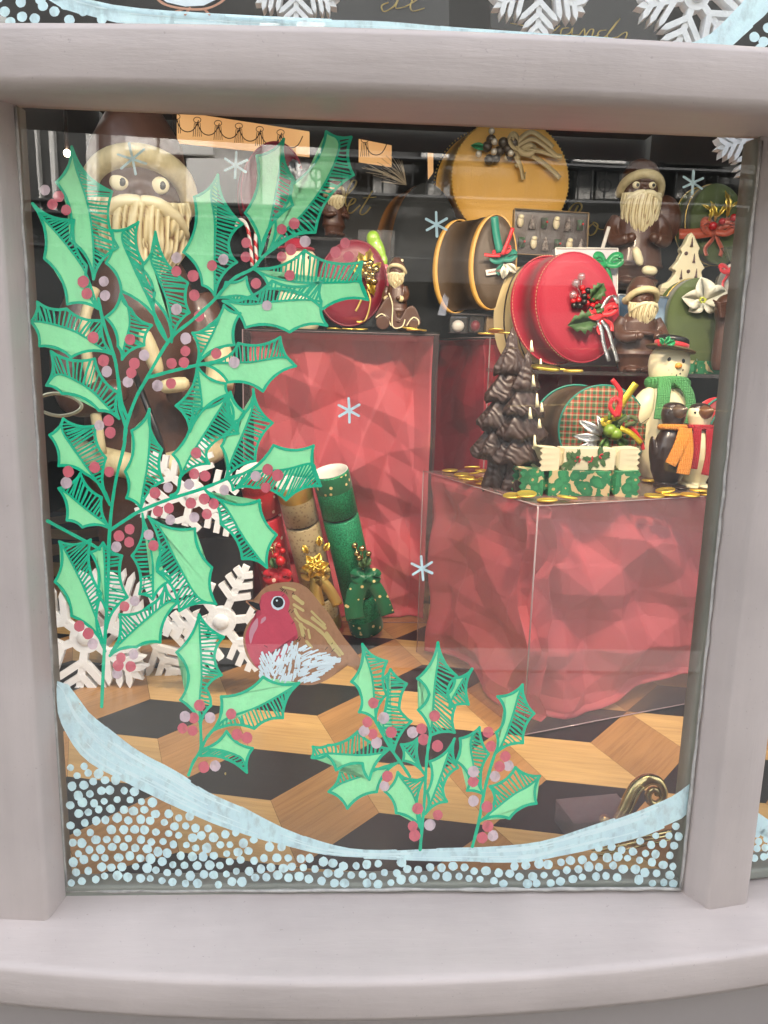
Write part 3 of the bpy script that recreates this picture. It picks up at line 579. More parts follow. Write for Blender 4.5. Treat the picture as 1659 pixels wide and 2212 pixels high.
poly(bm, [W_(N_('s', p), .0056) for p in [(670, -30), (720, 10), (800, 28), (880, 24), (930, 0), (960, -30)]], 1)
fin('painted_bird_belly', bm, [mat('rust_outline_paint', (.55, .25, .14), .6), PM['wht']], upper, smooth=False)
def onplane(p):
    d = ray(p[0]*.6636, p[1]*.6636); nrm = V3((-d2.y, d2.x, 0)); q = P0+nrm*.002; return CAM+d*((q-CAM).dot(nrm)/d.dot(nrm))
bm = B(); X = lambda x, y: (1750+x*.4521, 2450+y*.4521)
poly(bm, [onplane(X(*p)) for p in [(1585, 430), (1700, 510), (1850, 620), (1850, 760), (1659, 610), (1560, 550)]])
for (x, y) in [(1580, 585), (1628, 578), (1592, 640), (1650, 622), (1580, 690), (1638, 685), (1562, 760), (1628, 750), (1672, 740), (1680, 660)]:
    vs = [bm.verts.new(onplane((X(x, y)[0]+12*cos(2*pi*k/12), X(x, y)[1]+12.5*sin(2*pi*k/12)))) for k in range(12)]; bm.faces.new(vs)
fin('painted_band', bm, PM['blue'], side, smooth=False)
bm = B(); box(bm, P0+d2*.3+V3((0, .02, .004)), (.6, .035, .014), Matrix.Rotation(radians(9), 3, 'Z')); fin('glazing_bar', bm, M['inner'], frame, smooth=False, bevel=.003)
# ================================================================== SETTING INSIDE
def wood(name, c1, c2, rough=.3):
    m = mat(name, c1, rough, coat=.12); p = pr_(m)
    uv = nd(m, 'ShaderNodeUVMap'); mp = nd(m, 'ShaderNodeMapping'); mp.inputs['Scale'].default_value = (3, 60, 1); lk(m, uv.outputs[0], mp.inputs[0])
    n = nd(m, 'ShaderNodeTexNoise'); n.inputs['Scale'].default_value = 2.2; n.inputs['Detail'].default_value = 8; n.inputs['Roughness'].default_value = .65; n.inputs['Distortion'].default_value = .4; lk(m, mp.outputs[0], n.inputs[0])
    mp2 = nd(m, 'ShaderNodeMapping'); mp2.inputs['Scale'].default_value = (2, 8, 1); lk(m, uv.outputs[0], mp2.inputs[0]); n2 = nd(m, 'ShaderNodeTexNoise'); n2.inputs['Scale'].default_value = 1.5; lk(m, mp2.outputs[0], n2.inputs[0])
    c = ramp(m, n.outputs['Fac'], [(.25, c2), (.5, c1), (.75, tuple(min(1, x*1.18) for x in c1))])
    d = ramp(m, n2.outputs['Fac'], [(.3, (.78, .78, .78)), (.7, (1.12, 1.12, 1.12))]); mx = nd(m, 'ShaderNodeMix', data_type='RGBA', blend_type='MULTIPLY'); mx.inputs['Factor'].default_value = 1; lk(m, c, mx.inputs['A']); lk(m, d, mx.inputs['B']); lk(m, mx.outputs['Result'], p.inputs['Base Color'])
    b = nd(m, 'ShaderNodeBump'); b.inputs['Strength'].default_value = .15; b.inputs['Distance'].default_value = .001; lk(m, n.outputs['Fac'], b.inputs['Height']); lk(m, b.outputs[0], p.inputs['Normal'])
    return m
WL, WM, WB = wood('light_oak', (.55, .34, .125), (.42, .235, .075)), wood('mid_oak', (.40, .205, .07), (.26, .12, .038)), wood('black_stained_oak', (.007, .008, .009), (.004, .005, .006), .4)
M['seam'] = mat('parquet_seam', (.05, .03, .015), .7)
bm = B(); uvl = bm.loops.layers.uv.new('UVMap')
Vo = V3((-.152, .199, 0)); ax = lambda a, l: V3((cos(radians(a))*l, sin(radians(a))*l, 0))
L1, L2, sE = ax(18, .281), ax(78, .281), .1622; r3 = random.Random(4)
for i in range(-9, 12):
    for j in range(-4, 14):
        c = Vo+L1*i+L2*j
        if abs(c.x) > 1.6 or c.y < -.3 or c.y > 2.3: continue
        for mi, (a, b_, g) in enumerate(((48, 168, 168), (168, 288, 168), (288, 48, 48))):
            A_, B2 = ax(a, sE), ax(b_, sE); q = [c, c+A_, c+A_+B2, c+B2]; ce = (q[0]+q[2])/2
            q = [ce+(p-ce)*.9965 for p in q]
            if min(p.y for p in q) < .028: 
                q = [V3((p.x, max(p.y, .028), p.z)) for p in q]
                if max(p.y for p in q) - .028 < .002: continue
            f = bm.faces.new([bm.verts.new(p) for p in q]); f.material_index = (2, 0, 1)[mi]
            gx, gy = ax(g, 1), ax(g+90, 1); o = (r3.random()*9, r3.random()*9)
            for lp in f.loops: lp[uvl].uv = (lp.vert.co.dot(gx)+o[0], lp.vert.co.dot(gy)+o[1])
tag(fin('floor', bm, [WL, WM, WB], None, smooth=False), kind='structure')
bm = B(); poly(bm, [(-1.7, .0275, -.003), (1.7, .0275, -.003), (1.7, 2.4, -.003), (-1.7, 2.4, -.003)]); tag(fin('floor_base', bm, M['seam'], None, smooth=False), kind='structure')
bm = B(); box(bm, (0, 3.2, .8), (4, .04, 3.2)); tag(fin('back_wall', bm, M['interior'], None, smooth=False), kind='structure')
bm = B(); box(bm, (-1.25, 1.65, .8), (.04, 3.0, 3.2)); tag(fin('left_wall', bm, M['interior'], None, smooth=False), kind='structure')
bm = B(); box(bm, (1.45, 1.65, .8), (.04, 3.0, 3.2)); tag(fin('right_wall', bm, M['interior'], None, smooth=False), kind='structure')
bm = B(); box(bm, (.1, 1.7, 1.75), (2.6, 2.9, .04)); tag(fin('ceiling', bm, M['interior'], None, smooth=False), kind='structure')
bm = B(); box(bm, (.1, 2.8, -.06), (2.6, .9, .04)); tag(fin('shop_floor', bm, M['interior'], None, smooth=False), kind='structure')
# warm lit frieze in the shop behind
M['glow'] = mat('lit_frieze_glass', (.8, .55, .3), .6, noise=.0)
_p = pr_(M['glow']); _co = obj_co(M['glow']); _n = nd(M['glow'], 'ShaderNodeTexNoise'); _n.inputs['Scale'].default_value = 2.4; lk(M['glow'], _co, _n.inputs[0]); _c = ramp(M['glow'], _n.outputs['Fac'], [(.3, (.62, .26, .08)), (.7, (1, .56, .23))]); lk(M['glow'], _c, _p.inputs['Emission Color']); _p.inputs['Emission Strength'].default_value = .11
def frieze(lab, quad, Y, swags):
    t = thing('lit_frieze', lab, 'lit panel', at(*quad[0], Y), 'warm lit panels in the shop behind')
    bm = B(); slab(bm, [at(*p, Y) for p in quad], (0, .03, 0)); fin('glass_panel', bm, M['glow'], t, smooth=False)
    bm = B(); k = kk(at(*quad[0], Y))
    for (cx, cy) in swags:
        tube(bm, smooth_line([at(cx+dx, cy+dy, Y-.006) for dx, dy in ((-24, -14), (-14, 6), (0, 13), (14, 7), (24, -12))], 4), .0022, 5)
        for a in range(-2, 3): tube(bm, [at(cx-24+a*3, cy-14, Y-.006), at(cx-24+a*4.5, cy+16, Y-.006)], .0014, 4)
        tube(bm, smooth_line([at(cx-24+8*cos(a*pi/4), cy-20+6*sin(a*pi/4), Y-.006) for a in range(8)], 2, closed=True), .0016, 4, closed=True)
    fin('swag_ornament', bm, M['dark'], t)
frieze('long warm lit frieze with hanging swags, high behind the tall chocolate Santa', [(382, 240), (668, 284), (668, 336), (382, 306)], 2.9, [(405, 272), (450, 279), (495, 286), (540, 292), (585, 299), (630, 306)])
frieze('short warm lit frieze panel above the gilt script sign', [(775, 300), (846, 314), (846, 358), (775, 347)], 2.9, [(812, 322)])
frieze('narrow lit strip beside the feather plume', [(925, 330), (936, 331), (936, 372), (926, 385)], 2.9, [])
t = thing('display_spotlight', 'tiny bright bulb glowing at the left above the holly', 'spotlight', at(145, 331, 1.6)); bm = B(); ell(bm, at(145, 331, 1.6), (.010, .010, .010)); fin('bulb', bm, mat('hot_bulb', (1, .9, .7), .5, emit=(1, .82, .55), estr=4), t)
bm = B(); tube(bm, [at(145, 329, 1.61), at(140, 230, 1.64)], .006, 8); fin('stem', bm, M['dark'], t)
for x, lab in ((-.28, 'left'), (.12, 'middle'), (.5, 'right')):
    t = thing('display_spotlight', 'warm downlight over the %s of the window display' % lab, 'spotlight', V3((x, .12, 1.34)), 'downlights over the display')
    bm = B(); lathe(bm, [(.03, 0), (.035, .03), (.02, .05)], (x, .12, 1.30), 16); fin('housing', bm, M['dark'], t)
    bm = B(); lathe(bm, [(.024, 0), (.024, .002)], (x, .12, 1.295), 16); fin('lens', bm, mat('lamp_lens', (1, .85, .6), .4, emit=(1, .78, .5), estr=2), t)
    ld = bpy.data.lights.new('display_spotlight', 'SPOT'); lo_ = bpy.data.objects.new('spot_light', ld); COL.objects.link(lo_); lo_.parent = t; lo_.location = V3((0, 0, -.05)); ld.energy = 6.6 if x > -.2 else 3.6; ld.spot_size = radians(96); ld.spot_blend = .8; ld.color = (1, .80, .58); ld.shadow_soft_size = .03
    lo_.rotation_euler = (radians(42), 0, 0)
# dark signs with gilt script
M['sign'] = mat('dark_grey_sign', (.02, .021, .02), .5)
def script(lab, quad, Y, strokes, rad=.0028):
    t = thing('script_sign', lab, 'sign', at(*quad[3], Y)); bm = B(); slab(bm, [at(*p, Y) for p in quad], (0, .012, 0)); fin('board', bm, M['sign'], t, smooth=False)
    bm = B()
    for s_ in strokes:
        pts = [at(N_(*p)[0]*.6636, N_(*p)[1]*.6636, Y-.003) if isinstance(p[0], str) else at(*p, Y-.003) for p in s_]; pts = smooth_line(pts, 4)
        tube(bm, pts, [rad*(.45+.75*abs((a-b).normalized().z)) for a, b in zip(pts, pts[1:]+[pts[-2]])], 6)
    fin('lettering', bm, M['gildl'], t); return t
C_ = lambda *p: [('C', (x, y)) for x, y in p]
K_ = lambda *p: [(.6636*(1400+x*.36166), .6636*(380+y*.36166)) for x, y in p]
script('dark sign board with gilt script letters reading let', [(735, 400), (845, 408), (850, 610), (740, 600)], 1.75, [C_((960, 790), (1020, 720), (1075, 660), (1090, 615), (1062, 612), (1030, 670), (1005, 760), (1015, 810), (1040, 800)), C_((1040, 800), (1070, 785), (1085, 758), (1062, 752), (1030, 800), (1022, 850), (1050, 862), (1090, 830), (1120, 800)), C_((1215, 690), (1160, 780), (1120, 850), (1130, 875), (1165, 860), (1200, 815)), C_((1140, 745), (1190, 742), (1245, 738))])
script('dark sign board with gilt script letters reading Bo', [(1228, 430), (1345, 440), (1345, 620), (1228, 610)], 1.8, [K_((1270, 1010), (1290, 900), (1330, 800)), K_((1240, 860), (1290, 790), (1345, 775), (1365, 815), (1330, 870), (1300, 880), (1350, 890), (1360, 950), (1310, 1010), (1265, 1000)), K_((1470, 960), (1425, 1000), (1430, 1065), (1480, 1050), (1510, 980), (1480, 950), (1470, 965), (1520, 1010), (1565, 1015))])
T_ = lambda *p: [('t', q) for q in p]
script('dark sign board with gilt script ending al behind the upper pane', [(640, -60), (970, -40), (970, 60), (640, 40)], .8, [T_((20, 10), (-10, 25), (0, 50), (40, 30), (60, 0), (50, 35), (90, 30)), T_((90, 30), (140, 0), (170, -40), (145, -40), (115, 20), (125, 48), (175, 35))], .0016)
script('dark sign board with gilt script reading Wandr behind the upper pane', [(1060, -40), (1420, -10), (1420, 100), (1060, 60)], .8, [T_((545, 100), (600, 110), (640, 125), (660, 150), (700, 100), (720, 140), (760, 110)), T_((800, 120), (770, 125), (765, 150), (800, 145), (815, 120), (812, 150), (845, 150)), T_((845, 150), (865, 125), (868, 155), (890, 128), (905, 130), (900, 158), (930, 150)), T_((960, 130), (930, 135), (925, 160), (960, 155), (1020, 80)), T_((1010, 90), (965, 150), (975, 165), (1010, 160)), T_((1010, 160), (1040, 140), (1050, 145), (1045, 170), (1080, 175))], .0014)

# ================================================================== PLINTHS
pt = mat('red_tissue_paper', (.62, .11, .135), .6, bump=.2, bscale=40, noise=.2, nscale=8); M['tissue'] = pt
pt2 = mat('deep_red_tissue', (.40, .02, .045), .6, bump=.3, bscale=40)
def crumple(seed, amp=1):
    r = random.Random(seed); W = [(r.uniform(0, 2*pi), r.uniform(2.2, 9), r.random(), ) for _ in range(7)]
    def h(u, v):
        s = 0; uu = u+.02*sin(9*v+seed); vv = v+.02*sin(7*u+1.3*seed)
        for i, (a, f, ph) in enumerate(W):
            x = (cos(a)*uu+sin(a)*vv)*f+ph; s += abs((x % 1)-.5)*2/f**1.15*(1 if i % 2 else -1)
        return s*amp
    return h
def tissue(lab, c0, du, dv, hgt, seed, m, low=.0, sides=True, inset=.010, amp=.12):
    """crumpled sheets just inside the two seen faces of a plinth: c0 corner, du along the front, dv along the side"""
    t = bm = B(); n1 = du.normalized(); n2 = dv.normalized(); h = crumple(seed); r = random.Random(seed)
    for (o, d, inn, sd) in ((c0, du, n2, 0), (c0, dv, n1, 5)) if sides else ((c0, du, n2, 0),):
        L = d.length; nu, nv = int(L/.0045), int(hgt/.0045); g = []
        for i in range(nu+1):
            u = i/nu; row = []; lowz = low*(.5+.5*sin(u*7+seed))*hgt*(1 if sd == 0 else .5)
            for j in range(nv+1):
                v = j/nv; z = lowz+(hgt-.006-lowz)*v; dp = inset+amp*(h(u*L*1.0+sd, v*hgt*1.0)+.35)*min(1, (.05+v)*14)*min(1, (1.03-v)*20)*min(1, (1.03-u)*9)
                row.append(bm.verts.new(o+d.normalized()*(.010+u*(L-.02))+inn*max(.005, dp)+V3((0, 0, z+.003))))
            g.append(row)
        for i in range(nu):
            for j in range(nv): bm.faces.new((g[i][j], g[i+1][j], g[i+1][j+1], g[i][j+1]))
    bm.normal_update()
    for e in bm.edges:
        if len(e.link_faces) == 2 and e.calc_face_angle(0) > .13: e.smooth = False
    o = fin('crumpled_tissue_paper', bm, m, None, smooth=True, origin=c0); sf_ = o.modifiers.new('t', 'SOLIDIFY'); sf_.thickness = .0008
    return tag(o, lab, 'tissue paper', 'red tissue paper stuffed in the plinths')
def plinth(lab, c0, du, dv, z0, z1, m=None, edge=True):
    t = thing('acrylic_plinth', lab, 'display plinth', V3((c0.x, c0.y, z0)), 'acrylic display plinths'); n1, n2 = du.normalized(), dv.normalized()
    def panel(nm, a, b, th, zz0, zz1):
        bm = B(); slab(bm, [a+V3((0, 0, zz0)), b+V3((0, 0, zz0)), b+V3((0, 0, zz1)), a+V3((0, 0, zz1))], th); return fin(nm, bm, m or M['frost'], t, smooth=False)
    c = V3((c0.x, c0.y, 0)); H = z1-z0
    # single sheets, mitred at the corners
    bm = B(); q = lambda *p: poly(bm, p)
    q(c+V3((0, 0, z0)), c+du+V3((0, 0, z0)), c+du+V3((0, 0, z1)), c+V3((0, 0, z1))); fin('front_panel', bm, m or M['frost'], t, smooth=False)
    bm = B(); poly(bm, [c+V3((0, 0, z0)), c+dv+V3((0, 0, z0)), c+dv+V3((0, 0, z1)), c+V3((0, 0, z1))]); fin('side_panel', bm, m or M['frost'], t, smooth=False)
    bm = B(); poly(bm, [c+du+V3((0, 0, z0)), c+du+dv+V3((0, 0, z0)), c+du+dv+V3((0, 0, z1)), c+du+V3((0, 0, z1))]); fin('side_panel', bm, m or M['frost'], t, smooth=False)
    bm = B(); poly(bm, [c+V3((0, 0, z1)), c+du+V3((0, 0, z1)), c+du+dv+V3((0, 0, z1)), c+dv+V3((0, 0, z1))]); fin('top_panel', bm, m or M['frost'], t, smooth=False)
    bm = B(); tube(bm, [c+V3((0, 0, z0)), c+V3((0, 0, z1))], .0016, 6); tube(bm, [c+V3((0, 0, z1)), c+du+V3((0, 0, z1))], .0012, 6); tube(bm, [c+V3((0, 0, z1)), c+dv+V3((0, 0, z1))], .0012, 6); tube(bm, [c+V3((0, 0, z0)), c+du+V3((0, 0, z0))], .0012, 6); tube(bm, [c+dv+V3((0, 0, z0)), c+dv+V3((0, 0, z1))], .0012, 6)
    fin('glued_edge', bm, M['edge'], t); return t
M['edge'] = clear('acrylic_edge', (.8, .66, .66), .10, .5, (.55, .42, .42))
c0 = on(1130, 1590, 0); FU, FV = ax(20, .56), ax(111.5, .415); ZB = .411
plinth('low wide hazy acrylic plinth stuffed with red tissue, holding crackers, penguins and coins', c0, FU, FV, .002, ZB)
tissue('crumpled red tissue paper inside the low right plinth', c0, FU, FV, ZB, 3, pt, low=.10)
L0, L1_ = at(530, 1340, .98), at(925, 1340, .98); Z1 = (at(600, 714, .98).z+at(900, 721, .98).z)/2
a0 = V3((L0.x, .98, 0)); DU1 = V3((L1_.x-L0.x, 0, 0)); DV1 = V3((0, .25, 0))
M['clearbox'] = clear('plinth_acrylic', (.96, .92, .92), .06, .07, (.6, .4, .42), rough=.1)
plinth('tall left acrylic plinth filled with red tissue behind the large crackers', a0, DU1, DV1, .002, Z1, M['clearbox'])
tissue('crumpled red tissue paper inside the tall left plinth', a0, DU1, DV1, Z1, 11, pt, low=.0, sides=False, amp=.2)
bm = B(); box(bm, a0+DU1/2+DV1*.5+V3((0, 0, Z1+.0025)), (DU1.x+.004, .252, .004)); tag(fin('black_tray', bm, M['black'], None, smooth=False, origin=a0+V3((0, 0, Z1))), 'thin black sheet capping the tall left plinth', 'tray')
b0 = at(1040, 1100, 1.0); b0.z = 0; Z2 = at(1040, 728, 1.0).z
plinth('tall back acrylic plinth with crimson tissue, carrying the brown striped box', b0, ax(18, .5), ax(112, .30), .002, Z2, M['clearbox'])
tissue('smooth crimson tissue inside the tall back plinth', b0, ax(18, .5), ax(112, .30), Z2, 21, pt2, low=0, amp=.07)
# shelf risers
def riser(lab, xl, xr, ypl, ypr, Y0, dep, zlow, legs, Yl=None):
    A, Bq = at(xl, ypl, Y0), at(xr, ypr, Y0); z = (A.z+Bq.z)/2; A.z = Bq.z = z
    t = thing('acrylic_shelf', lab, 'display shelf', V3((A.x, Y0, zlow)), 'clear acrylic shelves')
    bm = B(); box(bm, ((A.x+Bq.x)/2, Y0+dep/2, z), (Bq.x-A.x, dep, .008)); fin('shelf_top', bm, M['acryl'], t, smooth=False)
    for p in legs:
        x = at(p, ypl, Y0).x; bm = B(); box(bm, (x, Y0+.03+dep*.35, (z-.005+zlow)/2), (.004, min(.1, dep*.7), z-.006-zlow)); fin('leg', bm, M['acryl'], t, smooth=False)
    return z+.004
ZS = riser('clear acrylic shelf over the low plinth, carrying the red velvet box and a small Santa', 1078, 1575, 800, 815, .82, .155, ZB+.001, (1170, 1245, 1490))
ZU = riser('high clear acrylic shelf under the chocolate Santa with a staff', 1325, 1620, 622, 632, 1.02, .30, ZS+.001, (1335, 1600))
ZL = riser('small clear shelf above the snowman at the left', 560, 760, 512, 516, 1.14, .16, Z1+.006, (570, 750))

# ================================================================== DISPLAY PIECES
def coin(p, z, grp, lab, tilt=None, r=.0175):
    c = on(p[0], p[1], z+.002); o = thing('chocolate_coin', lab, 'chocolate coin', V3((c.x, c.y, z)), grp)
    R = Matrix.Rotation(tilt[0] if tilt else 0, 3, 'X') @ Matrix.Rotation(tilt[1] if tilt else 0, 3, 'Y')
    bm = B(); lathe(bm, [(r*.9, 0), (r, .0006), (r, .0028), (r*.93, .0036), (r*.88, .0030), (0.0005, .0030)], (c.x, c.y, z+.0006+(abs(tilt[0])+abs(tilt[1]))*r if tilt else z+.0006), 26, R=R)
    fin('foil', bm, M['gold'], o)
    return o
rc = random.Random(7)
def coins(pts, z, grp, lab, r=.0175):
    ON = 'first second third fourth fifth sixth seventh eighth ninth tenth'.split()
    for i, q in enumerate(sorted(pts, key=lambda q: q[0])):
        lift = q[2] if len(q) > 2 else 0
        coin(q, z+lift, grp, '%s gold coin from the left %s' % (ON[i], lab), (rc.uniform(-.08, .08), rc.uniform(-.08, .08)) if not lift else (rc.uniform(-.2, .2), rc.uniform(-.2, .2)), r)
GB = 'gold coins along the low plinth'
coins([(972, 1018), (998, 1027), (1020, 1013, .004), (1042, 1018), (1008, 1033), (1032, 1027, .004), (1050, 1038), (1018, 1040, .0045), (1060, 1042, .004), (1046, 1046)], ZB, GB, 'in the heap left of the chocolate tree', .0165)
coins([(1108, 1074), (1137, 1072, .004), (1182, 1083), (1225, 1079, .003)], ZB, GB, 'in front of the boxed crackers')
coins([(1413, 1072), (1437, 1063, .003), (1448, 1071), (1490, 1070), (1510, 1062, .004), (1530, 1068), (1405, 1040)], ZB, GB, 'by the feet of the penguins')
coins([(1178, 801, .004), (1182, 800), (1214, 800), (1238, 803)], ZS, 'gold coins on the shelf', 'on the clear shelf below the red velvet box', .016)
coins([(575, 712), (600, 710, .004), (610, 713), (722, 713), (755, 712), (778, 713), (895, 713), (885, 711, .004), (905, 715)], Z1+.005, 'gold coins on the tall left plinth', 'on top of the tall left plinth', .018)
coins([(1050, 722), (1072, 719, .004), (1095, 722)], Z2, 'gold coins on the back plinth', 'below the brown striped box', .018)

def outline(cx, cy, rx, ry, Y, kind='oval', rot=0, n=48):
    pts = []
    for i in range(n):
        a = 2*pi*i/n
        if kind == 'heart':
            x = 16*sin(a)**3/16; y = -(13*cos(a)-5*cos(2*a)-2*cos(3*a)-cos(4*a))/15
            x, y = x*.95, y*1.0
        else: x, y = cos(a), sin(a)
        c, s = cos(radians(rot)), sin(radians(rot)); x, y = x*rx, y*ry; pts.append(at(cx+x*c-y*s, cy+x*s+y*c, Y))
    return pts
def hatbox(name, lab, cat, cx, cy, rx, ry, Y, vec, m_face, m_side, m_trim, kind='oval', rot=0, bands=(0, 1), beads=False, rimr=.0028, grp=None, band_m=None, zbase=None):
    F = outline(cx, cy, rx, ry, Y, kind, rot); vec = V3(vec); cen = sum(F, V3((0, 0, 0)))/len(F)
    t = thing(name, lab, cat, V3((cen.x, cen.y, zbase if zbase is not None else min(p.z for p in F))), grp)
    bm = B(); n = len(F)                                             # lid with a softly domed face
    rings = [[bm.verts.new(cen+(p-cen)*s+V3((0, -d, 0))) for p in F] for s, d in ((1.0, 0), (.985, .0025), (.75, .005), (.4, .0065), (.05, .007))]
    for a, b in zip(rings, rings[1:]):
        for i in range(n): bm.faces.new((a[i], a[(i+1) % n], b[(i+1) % n], b[i]))
    bm.faces.new(rings[-1])
    fin('lid', bm, m_face, t)
    bm = B(); S_ = [[bm.verts.new(p+vec*s) for p in F] for s in (0.0, .32, .33, 1.0)]
    for i in range(n):
        p = S_[2][i]; p.co = cen+vec*.33+(p.co-cen-vec*.33)*.975; p = S_[3][i]; p.co = cen+vec+(p.co-cen-vec)*.975
    for a, b in zip(S_, S_[1:]):
        for i in range(n): bm.faces.new((a[i], b[i], b[(i+1) % n], a[(i+1) % n]))
    bm.faces.new(S_[-1]); fin('side', bm, m_side, t)
    for s in bands:
        bm = B(); pts = [cen+vec*s+(p-cen)*1.004 for p in F]
        if beads:
            for i in range(0, n):
                for q in (0, .5): ell(bm, pts[i].lerp(pts[(i+1) % n], q), rimr, n=6)
        else: tube(bm, pts, rimr, 8, closed=True)
        fin('trim', bm, band_m or m_trim, t)
    return t, F, cen
def bow(parent, px, py, Y, size, m, tails=2, rot=0, loops=2, tl=1.3, name='bow', seed=1, bw=.5):
    """loops and tails of real ribbon, tied at a picture point"""
    c = at(px, py, Y); k = kk(c); r = random.Random(seed); bm = B()
    P = lambda x, y, wv: c+V3((x*cos(rot)-y*sin(rot), wv, x*sin(rot)+y*cos(rot)))*1
    s = size*k
    for L in range(loops):
        sg = 1 if L % 2 else -1; up = (L//2)*.5+.25
        pts = smooth_line([P(0, 0, 0), P(sg*.45*s, (.25+up*.5)*s, -.12*s), P(sg*.95*s, (.30+up*.5)*s, -.30*s), P(sg*1.05*s, .02*s+up*.3*s, -.42*s), P(sg*.6*s, -.15*s, -.35*s), P(0, -.02*s, -.12*s)], 6)
        ribbon(bm, pts, s*bw, (sin(rot)*-.3, .35, 1), .0008)
    for L in range(tails):
        sg = (-1, 1, -.3, .4)[L % 4]
        pts = smooth_line([P(0, 0, 0), P(sg*.25*s, -.5*s*tl/1.3, -.1*s), P(sg*(.45+.2*r.random())*s, -.9*s*tl/1.3, -.02*s), P(sg*.5*s, -tl*s, -.12*s)], 5)
        ribbon(bm, pts, s*.34, (1, .25, .15*sg), .0008)
    ell(bm, P(0, 0, -.06*s), (s*.15, s*.12, s*.17), n=10)
    return fin(name, bm, m, parent)
def tie(parent, pts, Y, wpx, m, name='ribbon', side=(1, 0, .3), dY=None):
    bm = B(); k = kk(at(*pts[0], Y)); P = smooth_line([at(x, y, Y-(dY[i] if dY else .012)) for i, (x, y) in enumerate(pts)], 5); ribbon(bm, P, wpx*k, side, .0008); return fin(name, bm, m, parent)
def hleaf(bm, px, py, Y, L, a, wd=.32, spikes=True, mi=0, curl=.2):
    """one leaf blade with a fold along its rib; L in pixels, a degrees up from the right"""
    c = at(px, py, Y); k = kk(c); n = 9; a = radians(a); d = V3((cos(a), 0, sin(a))); s = V3((-sin(a), 0, cos(a))); L *= k
    rib = [bm.verts.new(c+d*L*i/n+V3((0, -curl*L*sin(i/n*pi), 0))) for i in range(n+1)]
    for sg in (-1, 1):
        ed = []
        for i in range(n+1):
            t = i/n; w_ = wd*L*sin(pi*min(1, t*.98+.02))**.8*(1.25 if (spikes and i % 2) else .8 if spikes else 1)
            ed.append(bm.verts.new(rib[i].co+s*sg*w_+V3((0, -w_*.35, 0))))
        for i in range(n): bm.faces.new((rib[i], rib[i+1], ed[i+1], ed[i])).material_index = mi
def leaves(parent, ls, Y, m=None, name='holly_leaf', spikes=True, wd=.32):
    for l in ls:
        bm = B(); hleaf(bm, l[0], l[1], Y, l[2], l[3], wd, spikes); o = fin(name, bm, m or M['leaf'], parent); q = o.modifiers.new('t', 'SOLIDIFY'); q.thickness = .0008
def balls(parent, ps, Y, rpx, m, name='berry', stem=None):
    for i, p in enumerate(ps):
        c = at(p[0], p[1], Y-(p[2] if len(p) > 2 else .008)); bm = B(); ell(bm, c, kk(c)*(p[3] if len(p) > 3 else rpx), n=12)
        if stem: tube(bm, [c, at(stem[0], stem[1], Y-.004)], kk(c)*1.2, 5)
        fin(name, bm, m, parent)
# ------------------------------------------------------------------ boxes
yb, F, c = hatbox('oval_gift_box', 'large mustard yellow oval box with pearls, dried fruit and a champagne ribbon', 'gift box', 1102, 388, 126, 134, 1.25, (-.035, .085, -.004), M['yellow'], M['yellow'], M['goldm'], beads=True, rot=-8, rimr=.0022)
Yy = 1.238
balls(yb, [(1052, 317), (1061, 302), (1078, 327), (1087, 308), (1098, 322), (1070, 342), (1110, 310), (1102, 336), (1057, 345)], Yy, 11, M['dfruit'], 'dried_fruit')
balls(yb, [(1034, 333, .02), (1068, 306, .03), (1067, 328, .03), (1062, 283, .02), (1103, 331, .025)], Yy, 7.2, M['pearl'], 'pearl')
leaves(yb, [(1050, 322, 34, 170)], Yy-.006, M['green'], 'leaf', False, .22)
bow(yb, 1120, 322, Yy-.01, 26, M['tan'], tails=2, rot=-.5, loops=4, seed=3)
for pts in ([(1115, 315), (1150, 300), (1185, 322), (1205, 340)], [(1118, 325), (1160, 325), (1195, 335), (1215, 338)], [(1115, 330), (1155, 340), (1190, 365), (1210, 385)], [(1110, 312), (1145, 285), (1175, 300), (1195, 318)], [(1112, 335), (1125, 360), (1130, 385), (1135, 372)]): tie(yb, pts, Yy, 11, M['tan'], 'ribbon_tail', (.2, .3, 1))
for i in range(9):
    pass
bb, F, c = hatbox('round_gift_box', 'brown moire box with two amber bands, a red and green bow and a name slip', 'gift box', 1068, 566, 46, 101, 1.0, (-.085, .045, -.008), M['brownb'], M['brownb'], M['goldm'], rot=4, bands=())
for s in (.04, .96):
    bm = B(); vec = V3((-.085, .045, -.008)); n = len(F); d = vec.normalized()*.006
    A_ = [c+vec*s-d+(p-c)*1.012 for p in F]; B_ = [p+d*2 for p in A_]; va = [bm.verts.new(p) for p in A_]; vb = [bm.verts.new(p) for p in B_]
    for i in range(n): bm.faces.new((va[i], vb[i], vb[(i+1) % n], va[(i+1) % n]))
    o = fin('ribbon_band', bm, mat('amber_band', (.62, .34, .07), .4, noise=.15, nscale=20), bb); q = o.modifiers.new('t', 'SOLIDIFY'); q.thickness = .002
bow(bb, 1086, 560, .985, 24, M['teal'], tails=1, loops=2, rot=.2, seed=2); bow(bb, 1084, 546, .98, 17, M['red'], tails=0, loops=2, rot=.4, name='bow')
tie(bb, [(1080, 545), (1072, 505), (1068, 468)], .985, 16, M['teal']); tie(bb, [(1085, 550), (1098, 520), (1108, 492)], .98, 8, M['red']); tie(bb, [(1080, 552), (1062, 552), (1046, 550)], .98, 7, M['red'], side=(0, .2, 1))
for a in ((1090, 572, 30, -95), (1094, 570, 28, -40), (1088, 570, 22, -65)): leaves(bb, [a], .975, M['ivory'], 'petal', False, .3)
t2 = B(); slab(t2, [at(1049, 583, .985), at(1110, 575, .985), at(1112, 587, .985), at(1051, 595, .985)], (0, .001, 0)); slipo = fin('name_slip', t2, M['card'], bb, smooth=False)
t2 = B()
